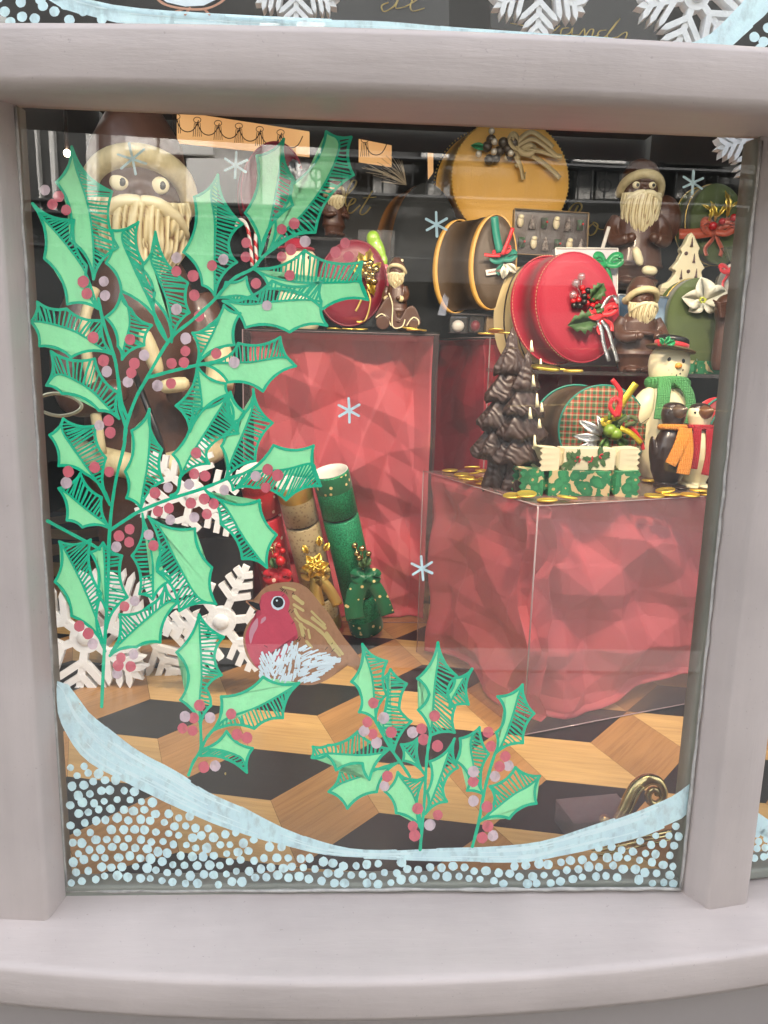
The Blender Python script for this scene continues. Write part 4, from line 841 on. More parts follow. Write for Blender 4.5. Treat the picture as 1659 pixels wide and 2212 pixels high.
for i in range(9): tube(t2, [at(1055+i*4.2, 590-i*.6, .983), at(1057+i*4.2, 585-i*.6, .983), at(1058.5+i*4.2, 589.5-i*.6, .983)], .0006, 4)
fin('handwriting', t2, M['rose'], slipo)
hb, F, c = hatbox('round_gift_box', 'tan box with a dark cord, tucked behind the red velvet box', 'gift box', 1172, 678, 46, 108, .95, (-.055, .05, 0), M['tan'], M['tan'], M['dark'], rot=4, bands=(.12, .6), rimr=.0018)
rv, F, c = hatbox('oval_gift_box', 'crimson velvet oval box with stitched edges, holly, crystal beads and silver ribbon', 'gift box', 1248, 664, 86, 119, .865, (-.055, .03, -.006), M['redb'], M['redb'], M['redb'], rot=-9, bands=(0, .9), rimr=.002, zbase=ZS)
vec = V3((-.055, .03, -.006))
for s in (.04, .86):
    bm = B(); pts = [c+vec*s+(p-c)*1.018 for p in F]
    for i in range(len(pts)):
        a, b = pts[i], pts[(i+1) % len(pts)]
        for q in (0, .5): tube(bm, [a.lerp(b, q), a.lerp(b, q+.3)], .0007, 5)
    fin('stitching', bm, M['tan'], rv)
Yr = .857
balls(rv, [(1262, 632), (1272, 640), (1250, 648), (1284, 646, .01), (1291, 636, .01), (1243, 640), (1268, 655, .012), (1238, 650), (1280, 660), (1290, 652), (1258, 622)], Yr, 6.2, M['rose'])
balls(rv, [(1262, 640, .014), (1270, 628, .012), (1252, 660, .01), (1276, 668, .01), (1262, 652, .016), (1240, 660, .008)], Yr, 7, M['black'], 'black_berry')
M['crystal'] = clear('crystal_bead', (.95, .92, .92), .25, .12, (.9, .85, .85), rough=.05)
balls(rv, [(1256, 598, .014, 9), (1244, 612, .012, 9.5), (1238, 637, .012, 9)], Yr, 9, M['crystal'], 'crystal_bead', stem=(1256, 640))
for l in ((1272, 650, 48, 52), (1290, 690, 66, 192), (1278, 672, 30, 20)): leaves(rv, [l], Yr-.008)
bow(rv, 1300, 678, Yr-.01, 26, M['red'], tails=2, loops=2, rot=.3, tl=1.6, seed=5)
for pts in ([(1292, 690), (1300, 715), (1305, 745), (1316, 780)], [(1300, 692), (1315, 715), (1325, 750), (1335, 782)], [(1300, 670), (1310, 650), (1325, 640), (1335, 655)], [(1285, 680), (1278, 695), (1285, 705), (1296, 700)]): tie(rv, pts, Yr, 9, M['silver'], 'silver_ribbon', (1, .3, .2))
tb, F, c = hatbox('oval_gift_box', 'oval tartan cloth box with lime fruit, silver leaves and a gold bow', 'gift box', 1302, 928, 94, 96, .73, (-.05, .045, -.002), M['card'], M['brownb'], M['teal'], rot=35, bands=(0, .9), rimr=.0022, zbase=ZB)
tm = mat('tartan_cloth', (.6, .5, .35), .8); p = pr_(tm); co = obj_co(tm, (1, 1, 1), (0, 0, 0)); sx = nd(tm, 'ShaderNodeSeparateXYZ'); lk(tm, co, sx.inputs[0])
def wavef(axis, fr):
    a = nd(tm, 'ShaderNodeMath', operation='MULTIPLY'); a.inputs[1].default_value = fr; lk(tm, sx.outputs[axis], a.inputs[0]); b = nd(tm, 'ShaderNodeMath', operation='FRACT'); lk(tm, a.outputs[0], b.inputs[0]); c_ = nd(tm, 'ShaderNodeMath', operation='FLOOR'); d = nd(tm, 'ShaderNodeMath', operation='MULTIPLY'); d.inputs[1].default_value = 4; lk(tm, b.outputs[0], d.inputs[0]); lk(tm, d.outputs[0], c_.inputs[0]); e = nd(tm, 'ShaderNodeMath', operation='DIVIDE'); e.inputs[1].default_value = 4; lk(tm, c_.outputs[0], e.inputs[0]); return e.outputs[0]
ru = ramp(tm, wavef('X', 80), [(0, (.02, .09, .035)), (.25, (.30, .26, .15)), (.5, (.45, .02, .015)), (.75, (.02, .09, .035))], 'CONSTANT'); rv_ = ramp(tm, wavef('Z', 80), [(0, (.02, .10, .04)), (.25, (.40, .33, .2)), (.5, (.38, .03, .02)), (.75, (.02, .10, .04))], 'CONSTANT')
mx = nd(tm, 'ShaderNodeMix', data_type='RGBA'); mx.inputs['Factor'].default_value = .5; lk(tm, ru, mx.inputs['A']); lk(tm, rv_, mx.inputs['B']); lk(tm, mx.outputs['Result'], p.inputs['Base Color'])
for ch in tb.children:
    if ch.name.startswith('lid'): ch.data.materials[0] = tm
Yt = .72
for i, (x, y, L, a) in enumerate([(1300, 940, 62, 150), (1296, 948, 60, 175), (1290, 955, 56, 200), (1300, 935, 40, 110), (1290, 960, 44, 215)]): leaves(tb, [(x, y, L, a)], Yt-.006, M['silver'], 'silver_leaf', False, .16)
balls(tb, [(1318, 930, .022, 15), (1330, 938, .026, 14), (1308, 918, .015, 9)], Yt, 14, mat('green_fruit', (.22, .36, .04), .35, noise=.3, nscale=40, coat=.3), 'fruit')
leaves(tb, [(1322, 920, 44, 95), (1325, 925, 40, 50), (1330, 945, 36, -40), (1312, 945, 36, -120), (1335, 930, 30, 10)], Yt-.01, mat('fresh_leaf', (.10, .22, .04), .4), 'leaf', False, .3)
M['yel'] = mat('yellow_glitter_ribbon', (.80, .62, .06), .3, metal=.6, bump=.8, bscale=260)
tie(tb, [(1325, 905), (1345, 870), (1374, 828)], Yt-.02, 15, M['yel'], 'gold_ribbon'); bow(tb, 1320, 905, Yt-.015, 20, M['yel'], tails=0, loops=2, rot=.6); tie(tb, [(1340, 925), (1362, 935), (1386, 958)], Yt-.02, 12, M['yel'], 'gold_ribbon', (0, .3, 1))
tie(tb, [(1330, 900), (1338, 870), (1340, 845), (1322, 820)], Yt-.025, 10, M['red'], 'red_ribbon'); tie(tb, [(1332, 900), (1318, 880), (1325, 862), (1340, 868), (1336, 900)], Yt-.03, 9, M['red'], 'red_ribbon'); tie(tb, [(1345, 915), (1370, 930), (1385, 955), (1390, 972)], Yt-.015, 8, M['red'], 'red_ribbon')
tie(tb, [(1335, 915), (1360, 900), (1375, 910), (1350, 920)], Yt-.02, 9, M['olive'], 'olive_ribbon'); 
bm = B(); tube(bm, smooth_line([at(1350, 920, Yt-.02), at(1380, 917, Yt-.02), at(1402, 903, Yt-.02)], 4), .0006, 5); tube(bm, smooth_line([at(1370, 915, Yt-.02), at(1388, 925, Yt-.02), at(1392, 942, Yt-.02)], 4), .0006, 5); fin('wire_tendril', bm, M['dark'], tb)
gb, F, c = hatbox('oval_gift_box', 'dark green velvet oval box with a copper ribbon bow and gilded twigs', 'gift box', 1552, 484, 60, 88, 1.2, (-.022, .06, 0), M['olive'], M['olive'], M['goldm'], rot=-3, bands=(.3, .9), rimr=.0016, zbase=ZU)
M['copper'] = mat('copper_ribbon', (.50, .09, .04), .35, sheen=.3)
bow(gb, 1545, 500, 1.185, 30, M['copper'], tails=2, loops=4, tl=1.7, seed=6); tie(gb, [(1540, 500), (1500, 505), (1467, 505)], 1.185, 22, M['copper'], side=(0, .2, 1))
balls(gb, [(1540, 488, .02, 9), (1560, 478, .02, 7), (1585, 470, .02, 8)], 1.19, 8, M['rose'])
for l in ((1530, 480, 40, 85), (1545, 478, 44, 110), (1548, 470, 38, 60), (1570, 470, 55, 100), (1580, 490, 40, 10), (1535, 455, 24, 150), (1575, 450, 24, 40)): leaves(gb, [l], 1.18, M['gold'], 'gilded_twig', True, .12)
hg, F, c = hatbox('oval_gift_box', 'olive velvet oval box with a white hellebore flower', 'gift box', 1510, 700, 70, 100, .94, (-.01, .05, 0), M['olive'], M['olive'], M['goldm'], rot=0, bands=(.5,), rimr=.0014, zbase=ZS)
for a, L in ((100, 52), (25, 56), (170, 48), (-35, 36), (215, 36)): leaves(hg, [(1518, 652, L, a)], .925, M['ivory'], 'petal', False, .42)
balls(hg, [(1518+6*cos(a), 648+5*sin(a), .03, 2.6) for a in range(7)], .93, 3, mat('stamen', (.6, .65, .1), .5), 'stamen')
rb, F, c = hatbox('heart_gift_box', 'red heart box behind the top of the holly at the left', 'gift box', 588, 405, 66, 98, 1.28, (-.02, .05, 0), M['maroon'], M['redb'], M['redb'], rot=6, bands=(0,), zbase=ZL)
leaves(rb, [(640, 385, 40, 100), (640, 390, 34, 130), (645, 392, 30, 60), (642, 400, 30, 20)], 1.26, M['silver'], 'silver_leaf', True, .3)
mh, F, c = hatbox('heart_gift_box', 'maroon silk heart box with a gilded fruit cluster on top of the tall left plinth', 'gift box', 760, 612, 72, 92, 1.06, (-.012, .05, 0), M['maroon'], M['maroon'], M['maroon'], kind='oval', rot=10, bands=(0,), zbase=Z1+.005)
for l in ((790, 590, 52, 80), (790, 590, 46, 110), (795, 595, 40, 45), (795, 600, 40, -70), (790, 600, 44, 140)): leaves(mh, [l], 1.045, M['gold'], 'gilded_leaf', True, .2)
balls(mh, [(788, 570), (798, 580), (790, 592), (804, 594), (812, 582), (796, 604), (808, 608), (800, 568)], 1.04, 8, M['brass'], 'gilded_nut')
tie(mh, [(790, 625), (775, 660), (768, 672)], 1.05, 5, M['goldm']); tie(mh, [(792, 625), (800, 650), (790, 690), (770, 695)], 1.05, 4, M['goldm'])
fr, F, c = hatbox('round_gift_box', 'red box with teal piping half hidden by the right hand post', 'gift box', 1590, 940, 58, 84, .74, (-.03, .05, 0), M['red'], M['red'], M['teal'], rot=20, bands=(0, .6), zbase=ZB)
leaves(fr, [(1528, 925, 26, 170), (1530, 935, 26, 215)], .73, M['teal'], 'leaf', False, .4)
blk = hatbox('tall_hat_box', 'black velvet hat box topped by a straw feather spray', 'gift box', 920, 560, 78, 165, 1.2, (-.04, .1, 0), M['blackbox'], mat('amber_lining', (.22, .09, .02), .6), M['blackbox'], bands=(), zbase=Z2)[0]
rf = random.Random(9)
for i in range(34):
    a = radians(rf.uniform(95, 190)); L = rf.uniform(50, 120); bm = B(); x1, y1 = 875+cos(a)*L*.9, 392-sin(a)*L*.55
    ribbon(bm, smooth_line([at(878, 400, 1.18), at((878+x1)/2, (400+y1)/2-6, 1.17), at(x1, y1, 1.19)], 4), .0011, (0, .3, 1), .0004) if i % 3 else tube(bm, [at(878, 400, 1.18), at(x1, y1, 1.17)], .0004, 4)
    fin('feather', bm, M['straw'] if 'straw' in M else M.setdefault('straw', mat('straw_feather', (.42, .36, .26), .7)), blk)
# ------------------------------------------------------------------ chocolates box
def panelbox(name, lab, cat, quad, Y, dep, m, mrim=None, lean=0):
    A = [at(x, y, Y+(lean if i in (0, 1) else 0)) for i, (x, y) in enumerate(quad)]; t = thing(name, lab, cat, min(A, key=lambda p: p.z).copy())
    return t, A
t, A = panelbox('chocolate_assortment', 'shallow dark tray of twelve moulded chocolates under a clear lid, leaning behind', 'chocolate box', [(1112, 450), (1272, 460), (1268, 556), (1108, 548)], 1.12, .02, None)
bm = B(); nrm = (A[1]-A[0]).cross(A[3]-A[0]).normalized(); nrm = nrm if nrm.y > 0 else -nrm
slab(bm, [p+nrm*.012 for p in A], nrm*.012); fin('tray', bm, M['dark'], t, smooth=False)
for i in range(4):
    bm = B(); tube(bm, [A[i], A[(i+1) % 4]], .0014, 5); slab(bm, [A[i]+nrm*.0015, A[(i+1) % 4]+nrm*.0015, A[(i+1) % 4]+nrm*.0118, A[i]+nrm*.0118], nrm.cross(A[(i+1) % 4]-A[i]).normalized()*.0006); fin('side_wall', bm, M['kraft'], t)
U = A[1]-A[0]; Wd = A[3]-A[0]
for r_ in range(2):
    for cI in range(6):
        o = A[0]+U*(.09+cI*.162+(.03 if r_ else 0))+Wd*(.27+.46*r_)+nrm*.006; kind = (cI+r_*2) % 3; bm = B()
        if kind == 0: ell(bm, o, (.0085, .005, .014), n=10); ell(bm, o+V3((.001, -.002, .011)), (.0075, .005, .006), n=10); nm, mm = 'white_figure', M['white']
        elif kind == 1:
            lathe(bm, [(.0095, -.016), (.007, -.006), (.0085, -.005), (.004, .006), (.0055, .007), (.0006, .017)], o, 10, sy=.5); nm, mm = 'frosted_tree', M['frosty'] if 'frosty' in M else M.setdefault('frosty', mat('frosted_chocolate', (.05, .03, .025), .6, col2=(.55, .5, .45), noise=1, nscale=160))
        else: box(bm, o, (.014, .007, .024)); nm, mm = 'printed_chocolate', M.setdefault('prt', mat('holly_print_chocolate', (.05, .17, .07), .5, col2=(.03, .02, .015), noise=1, nscale=90))
        if kind != 2: mm = mm
        oo = fin(nm, bm, mm, t)
        if kind == 2: bm = B(); ell(bm, o+V3((.006, -.004, .002)), .003, n=8); fin('berry', bm, M['rose'], oo)
bm = B(); poly(bm, A); fin('clear_lid', bm, M['acryl'], t, smooth=False)
t, A = panelbox('white_gift_box', 'white satin lined box with a green ribbon bow behind the red velvet box', 'gift box', [(1200, 536), (1334, 537), (1330, 790), (1210, 790)], .97, .02, None)
bm = B(); slab(bm, A, (0, .03, 0)); fin('box_body', bm, mat('pale_satin', (.62, .58, .62), .4, noise=.25, nscale=14), t, smooth=False)
bm = B()
for i in range(4): tube(bm, [A[i]-V3((0, .001, 0)), A[(i+1) % 4]-V3((0, .001, 0))], .0018, 5)
fin('rim', bm, M['card'], t); bow(t, 1310, 570, .955, 26, M['green'], tails=2, loops=4, tl=1.8, seed=4)
t, A = panelbox('picture_box', 'open box with a blue and white snowy print behind the small chocolate Santa', 'gift box', [(1336, 636), (1480, 645), (1508, 795), (1336, 795)], .935, .02, None, lean=.02)
pm = mat('snow_print', (.16, .25, .36), .35, coat=.4); co = obj_co(pm, (1, 1, 1)); n = nd(pm, 'ShaderNodeTexNoise'); n.inputs['Scale'].default_value = 11; n.inputs['Detail'].default_value = 2; lk(pm, co, n.inputs[0]); lk(pm, ramp(pm, n.outputs['Fac'], [(.38, (.06, .11, .18)), (.5, (.28, .42, .56)), (.62, (.85, .88, .92))]), pr_(pm).inputs['Base Color'])
bm = B(); slab(bm, A, (0, .012, 0)); fin('print', bm, pm, t, smooth=False)
bm = B()
for i in range(4): tube(bm, [A[i]-V3((0, .001, 0)), A[(i+1) % 4]-V3((0, .001, 0))], .002, 5)
fin('rim', bm, M['silver'], t)
for i, (x0, x1, m1, lab) in enumerate(((972, 1012, 'maroon', 'small clear packet of wrapped sweets at the left under the brown box'), (1014, 1046, 'maroon', 'small clear packet of maroon wrapped sweets in the middle under the brown box'), (1050, 1108, 'kraft', 'small brown carton right of the clear packets under the brown box'))):
    t = thing('sweet_packet', lab, 'sweet packet', at(x0, 718, 1.03), 'packets under the brown box'); bm = B(); a, b = at(x0, 719, 1.03), at(x1, 684, 1.03); c = (a+b)/2; box(bm, c+V3((0, .018, 0)), (abs(b.x-a.x), .036, abs(b.z-a.z))); fin('packet', bm, M['cello'] if m1 != 'kraft' else M['kraft'], t, smooth=False, bevel=.003)
    if m1 != 'kraft':
        bm = B(); ell(bm, c+V3((0, .02, -.002)), (abs(b.x-a.x)*.36, .012, abs(b.z-a.z)*.36), n=10); fin('sweet', bm, (M['card'], M['maroon'])[i], t)
bm = B(); slab(bm, [at(945, 680, 1.02), at(962, 682, 1.02), at(985, 575, 1.06), at(978, 570, 1.06)], (0, .003, 0)); tube(bm, [at(975, 678, 1.02), at(1110, 682, 1.02)], .002, 5); tag(fin('box_stand', bm, M['acryl'], None, smooth=False, origin=at(960, 681, 1.02)), 'clear slanted stand holding up the brown striped box', 'display stand')
# ------------------------------------------------------------------ Santas
def santa(lab, cx, top, bot, Y, zh=.78, rh=.15, zb=.5, zs=.62, ws=.2, zr=.3, wr=.2, yaw=0, hatoff=-.05, cuffs=True, trim=True, eyes=True, mbody=None, sack=False, grp='chocolate Santas', stand=None, hatw=(1.04, .98, .74, .36, .14), pom=True):
    a, b = at(cx, top, Y), at(cx, bot, Y); H = a.z-b.z; o = V3((a.x, Y, b.z)); mb = mbody or M['choc']
    t = thing('chocolate_santa', lab, 'chocolate Santa', o, grp); R = Matrix.Rotation(yaw, 3, 'Z'); P = lambda x, y, z: o+(R @ V3((x, y, z)))*H
    bm = B()
    lathe(bm, [(wr*.62, 0), (wr*.75, .01), (wr*.72, zr*.35), (wr*.85, zr*.8), (wr, zr), (wr*.93, zr+.03), (wr*.84, (zr+zs)/2), (ws*.82, zs-.06), (ws*.62, zs+.02), (rh*.7, zs+.05)], o, 28, sy=.78, R=R)
    for v in bm.verts: v.co = o+(v.co-o)*1.0
    # lathe is in metres of H
    for v in bm.verts: v.co = o+(v.co-o)*H
    ell(bm, P(0, 0, zh), (rh*H*.92, rh*H*.95, rh*H*1.0), n=20)
    ell(bm, P(0, -rh*.95, zh-.01), (rh*H*.20, rh*H*.22, rh*H*.17), n=10)
    for s in (-1, 1):
        ell(bm, P(s*rh*.48, -rh*.70, zh-rh*.30), (rh*H*.30, rh*H*.25, rh*H*.20), n=10)
        ell(bm, P(s*rh*.42, -rh*.80, zh+rh*.42), (rh*H*.28, rh*H*.13, rh*H*.08), n=10)
    tube(bm, [P(0, 0, zh+rh*.3), P(hatoff*.15, 0, zh+rh*.8), P(hatoff*.5, .01, zh+rh*1.25), P(hatoff, .02, 1-.02), P(hatoff*1.25, .02, .985)], [rh*H*x for x in hatw], 18)
    for s in (-1, 1):
        tube(bm, smooth_line([P(s*ws*.78, 0, zs-.03), P(s*ws*1.02, -.03, zs-.14), P(s*ws*.95, -.13*ws/.2, zs-.23), P(s*ws*.55, -.2*ws/.2, zs-.22)], 4), [H*ws*x*.86 for x in (.30, .31, .32, .33, .33, .32, .31, .30, .29, .28, .27, .26, .25)], 12)
        ell(bm, P(s*ws*.42, -.21*ws/.2, zs-.215), (ws*H*.2, ws*H*.2, ws*H*.2), n=10)
        ell(bm, P(s*wr*.38, -wr*.55, .03), (wr*H*.36, wr*H*.5, .04*H), n=10)
    if sack: ell(bm, P(ws*1.05, .08, zs-.03), (ws*H*.75, ws*H*.6, .2*H), n=16)
    fin('body', bm, mb, t, remesh=max(.0012, H*.008))
    # beard with carved locks
    def locks(nm, z0, z1, w0, yf, wav):
        bm = B(); nu, nv = 84, 30; g = []
        for j in range(nv+1):
            v = j/nv; row = []
            for i in range(nu+1):
                u = i/nu*2-1; wd = w0*(1-.12*v-.80*max(0, v-.45)**1.25/.55**1.25*.98)*(1+.04*sin(v*9)); th = u*1.35
                gr = .13*abs(sin((u*15+1.3*sin(v*4+u*2.3)+.5*sin(u*29+v*3))*pi*.5))*(.45+v)
                rr_ = wd*(1+gr)*H; x = sin(th)*rr_; y = -cos(th)*(rh*H*.95+rr_*.35)*(1-.25*v)-gr*wd*1.1*H; z = z0+(z1-z0)*v+.02*(u*u)*(1 if v < .5 else 0)
                row.append(bm.verts.new(o+R @ V3((x, y, z*H))))
            g.append(row)
        for j in range(nv):
            for i in range(nu): bm.faces.new((g[j][i], g[j+1][i], g[j+1][i+1], g[j][i+1]))
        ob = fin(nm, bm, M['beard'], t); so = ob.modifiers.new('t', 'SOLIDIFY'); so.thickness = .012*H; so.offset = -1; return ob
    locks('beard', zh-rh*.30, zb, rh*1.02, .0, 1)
    bm = B()
    for s in (-1, 1): tube(bm, smooth_line([P(0, -rh*1.22, zh-rh*.28), P(s*rh*.35, -rh*1.2, zh-rh*.33), P(s*rh*.75, -rh*.95, zh-rh*.55), P(s*rh*.98, -rh*.6, zh-rh*.85)], 4), [rh*H*x for x in (.10, .12, .13, .14, .15, .15, .15, .14, .13, .11, .09, .07, .04)], 10)
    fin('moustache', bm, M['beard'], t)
    bm = B(); pts = [P(rh*1.02*sin(a_), -rh*1.02*cos(a_), zh+rh*(-.14+.78*max(0, cos(a_))**.75+.25*max(0, -cos(a_)))) for a_ in [2*pi*i/36 for i in range(36)]]; tube(bm, pts, rh*H*.24, 12, closed=True); fin('fur_band', bm, M['creamfur'], t)
    
    if pom: bm = B(); ell(bm, P(hatoff*1.35+.01, .0, .965), rh*H*.2, n=12); fin('pompom', bm, M['white'], t)
    if eyes:
        for s in (-1, 1):
            c = P(s*rh*.40, -rh*.84, zh+rh*.12); bm = B(); ell(bm, c, (rh*H*.21, rh*H*.11, rh*H*.18), n=16); e = fin('eye', bm, M['white'], t)
            bm = B(); ell(bm, P(s*rh*.40+rh*.05, -rh*.935, zh+rh*.11), (rh*H*.085, rh*H*.03, rh*H*.09), n=10); fin('pupil', bm, M['black'], e)
    if trim:
        bm = B(); pts = [P(wr*1.0*sin(a_), -wr*.78*cos(a_), zr+.03*abs(sin(a_*1))) for a_ in [2*pi*i/40 for i in range(40)]]; tube(bm, pts, H*.028*(wr/.15), 12, closed=True); fin('robe_trim', bm, M['creamfur'], t)
    if cuffs:
        for s in (-1, 1):
            bm = B(); A1 = P(s*ws*.60, -.195*ws/.2, zs-.222); A2 = P(s*ws*.78, -.165*ws/.2, zs-.228) ; tube(bm, [A1.lerp(A2, -.3), A1, A2, A1.lerp(A2, 1.2)], [ws*H*.20, ws*H*.28, ws*H*.28, ws*H*.20], 14); fin('cuff', bm, M['creamfur'], t)
    return t, P, H
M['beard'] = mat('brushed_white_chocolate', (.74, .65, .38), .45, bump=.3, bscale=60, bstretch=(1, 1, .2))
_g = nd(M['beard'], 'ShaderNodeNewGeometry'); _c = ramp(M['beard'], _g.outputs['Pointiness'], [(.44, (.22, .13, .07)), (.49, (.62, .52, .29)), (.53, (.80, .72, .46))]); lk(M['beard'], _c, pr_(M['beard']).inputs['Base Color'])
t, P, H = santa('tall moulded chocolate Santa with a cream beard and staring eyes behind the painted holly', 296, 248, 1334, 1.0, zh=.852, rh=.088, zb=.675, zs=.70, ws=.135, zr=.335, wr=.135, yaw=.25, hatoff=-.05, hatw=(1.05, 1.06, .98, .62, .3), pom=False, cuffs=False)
for (p, q, r_) in (((312, 722), (340, 800), 17), ((352, 836), (402, 828), 16)):
    a, b = at(*p, .80), at(*q, .80); k = kk(a); bm = B(); tube(bm, [a.lerp(b, x) for x in (-.12, 0, .25, .5, .75, 1, 1.12)], [k*r_*x for x in (.45, .85, 1, 1.05, 1, .85, .45)], 14); fin('cuff', bm, M['creamfur'], t)
bm = B(); tube(bm, smooth_line([P(.11, -.13, .60), P(.135, -.14, .545), P(.13, -.15, .50)], 4), H*.028, 12); fin('sleeve_trim', bm, M['creamfur'], t)
bm = B(); tube(bm, [P(-.02, -.16, .52), P(.02, -.17, .40), P(.03, -.17, .34)], H*.006, 8); fin('walking_stick', bm, M['black'], t)
bm = B()
for s in (-.085, ): tube(bm, smooth_line([P(s, -.09, .67), P(s-.02, -.115, .6), P(s-.01, -.125, .48), P(s, -.125, .37)], 4), H*.010, 10)
fin('coat_front_trim', bm, M['creamfur'], t)
t, P, H = santa('chocolate Santa with a long cream beard leaning on a staff, on the high clear shelf', 1388, 345, 622, 1.15, zh=.76, rh=.155, zb=.35, zs=.58, ws=.21, zr=.16, wr=.24, yaw=-.12, hatoff=.02, sack=True, trim=False, cuffs=False)
for (p, q, r_) in (((1373, 540), (1382, 568), 9.5), ((1392, 583), (1414, 586), 10)):
    a, b = at(*p, 1.055), at(*q, 1.055); k = kk(a); bm = B(); tube(bm, [a.lerp(b, x) for x in (-.2, 0, .25, .5, .75, 1, 1.2)], [k*r_*x for x in (.45, .85, 1, 1, 1, .85, .45)], 14); fin('cuff', bm, M['white'], t)
bm = B(); tube(bm, [P(-.25, -.12, .46), P(-.31, -.12, .2), P(-.37, -.12, .0)], H*.016, 8); fin('staff', bm, M['card'], t)
t, P, H = santa('stout dark chocolate Santa with arms folded in front of the snowy picture box', 1388, 600, 806, .87, zh=.77, rh=.155, zb=.46, zs=.60, ws=.24, zr=.20, wr=.25, yaw=.1, hatoff=.03, eyes=False, cuffs=False, trim=False)
bm = B(); pts = [P(.245*sin(a), -.20*cos(a)-.0, .42) for a in [2*pi*i/32 for i in range(32)]]; tube(bm, pts, H*.03, 8, closed=True); fin('belt', bm, M['choc'], t)
santa('chocolate Santa figure half hidden behind the upper holly leaf', 722, 392, 512, 1.2, zh=.76, rh=.17, zb=.45, zs=.6, ws=.22, zr=.2, wr=.24, yaw=.5, hatoff=-.02, cuffs=False, trim=False, eyes=False)
# santa on a scooter
t, P, H = santa('small chocolate Santa riding a scooter with white icing lines', 858, 558, 700, 1.03, zh=.80, rh=.13, zb=.52, zs=.6, ws=.17, zr=.2, wr=.2, yaw=-.3, hatoff=.05, eyes=False, trim=False)
bm = B(); o = at(862, 700, 1.0); k = kk(o); Q = lambda x, y, w=0: at(x, y, 1.0+w)
for (x, y, r_) in ((827, 697, 15), (893, 700, 11)): tube(bm, [Q(x, y, -.006), Q(x, y, .006)], r_*k, 20)
slab(bm, smooth_line([Q(812, 690), Q(818, 668), Q(838, 640), Q(850, 660), Q(862, 690), Q(876, 668), Q(892, 660), Q(905, 680), Q(905, 705), Q(850, 710), Q(840, 690)], 3, closed=True), (0, .03, 0)); fin('scooter', bm, M['choc'], t, remesh=.0016)
bm = B()
for pts in ([(812, 686), (825, 678), (838, 690), (845, 704)], [(840, 633), (848, 660), (848, 705), (868, 706), (875, 690)], [(878, 704), (892, 686), (904, 692), (904, 702)]): tube(bm, smooth_line([Q(x, y, -.004) for x, y in pts], 4), .0016, 6)
fin('icing_line', bm, M['white'], t)
# other moulded figures
def figure(name, lab, cat, prof, cx, Y, m, sy=.8, grp=None, stretch=None, rm=0):
    """prof: (half width px, y px) from bottom to top"""
    zc = [at(cx, y, Y) for r_, y in prof]; o = V3((zc[0].x, Y, zc[0].z)); t = thing(name, lab, cat, o, grp); k = kk(o); bm = B()
    pr = smooth_line([V3((r_*k, 0, p.z-o.z)) for (r_, y), p in zip(prof, zc)], 4); lathe(bm, [(max(.0004, p.x), p.z) for p in pr], o, 28, sy=sy); return t, o, k, bm
t, o, k, bm = figure('chocolate_snowman', 'white chocolate snowman with a green knitted scarf and black hat beside the penguins', 'chocolate snowman', [(42, 1030), (50, 1012), (62, 970), (65, 925), (61, 885), (50, 850), (32, 828), (39, 814), (43, 792), (41, 768), (30, 752), (10, 746)], 1422, .76, M['white'])
fin('body', bm, M['white'], t)
bm = B(); q = lambda x, y, w: at(x, y, .76-w); ell(bm, at(1388, 885, .75), (k*26, k*30, k*50), Matrix.Rotation(.35, 3, 'Y'), 14); ell(bm, at(1480, 885, .75), (k*22, k*28, k*46), Matrix.Rotation(-.3, 3, 'Y'), 14); fin('arms', bm, M['white'], t)
M['knit'] = mat('green_knitted_icing', (.10, .36, .12), .6); 
def knit(m, sc=330):
    p = pr_(m); co = obj_co(m, (1, 1, 1)); wv = nd(m, 'ShaderNodeTexWave'); wv.wave_type = 'BANDS'; wv.bands_direction = 'Z'; wv.inputs['Scale'].default_value = sc/3.2; wv.inputs['Distortion'].default_value = 3; lk(m, co, wv.inputs[0]); w2 = nd(m, 'ShaderNodeTexWave'); w2.bands_direction = 'X'; w2.inputs['Scale'].default_value = sc/5; lk(m, co, w2.inputs[0])
    ad = nd(m, 'ShaderNodeMath', operation='ADD'); lk(m, wv.outputs['Fac'], ad.inputs[0]); lk(m, w2.outputs['Fac'], ad.inputs[1]); b = nd(m, 'ShaderNodeBump'); b.inputs['Strength'].default_value = .8; b.inputs['Distance'].default_value = .002; lk(m, ad.outputs[0], b.inputs['Height']); lk(m, b.outputs[0], p.inputs['Normal'])
knit(M['knit']); M['knito'] = mat('orange_knitted_icing', (.90, .33, .05), .6); knit(M['knito'], 420); M['knitr'] = mat('red_knitted_icing', (.48, .015, .03), .6); knit(M['knitr'], 420)
bm = B(); pts = [o+V3((k*35*sin(a), -k*30*cos(a), (q(1440, 826, 0).z-o.z)+k*2*cos(2*a))) for a in [2*pi*i/32 for i in range(32)]]; tube(bm, pts, k*13, 10, closed=True)
ribbon(bm, smooth_line([at(1436, 818, .715), at(1434, 850, .695), at(1430, 880, .69), at(1426, 906, .69)], 4), k*27, (1, 0, 0), .006); ribbon(bm, smooth_line([at(1462, 820, .715), at(1484, 842, .71), at(1492, 875, .71), at(1482, 915, .71)], 4), k*20, (1, 0, .2), .006); fin('scarf', bm, M['knit'], t, bevel=.0012)
bm = B(); R = Matrix.Rotation(-.06, 3, 'X') @ Matrix.Rotation(.16, 3, 'Y'); hz = at(1448, 756, .75); lathe(bm, [(k*50, 0), (k*51, k*2.5), (k*44, k*5), (k*33, k*6)], hz, 28, R=R); fin('hat_brim', bm, mat('olive_icing', (.12, .08, .03), .5), t)
bm = B(); lathe(bm, [(k*35, k*5), (k*35, k*15)], hz, 28, R=R); fin('hat_band', bm, M['red'], t)
bm = B(); lathe(bm, [(k*34, k*14), (k*33, k*24), (k*28, k*27), (k*2, k*27)], hz, 28, R=R); fin('hat_crown', bm, M['black'], t)
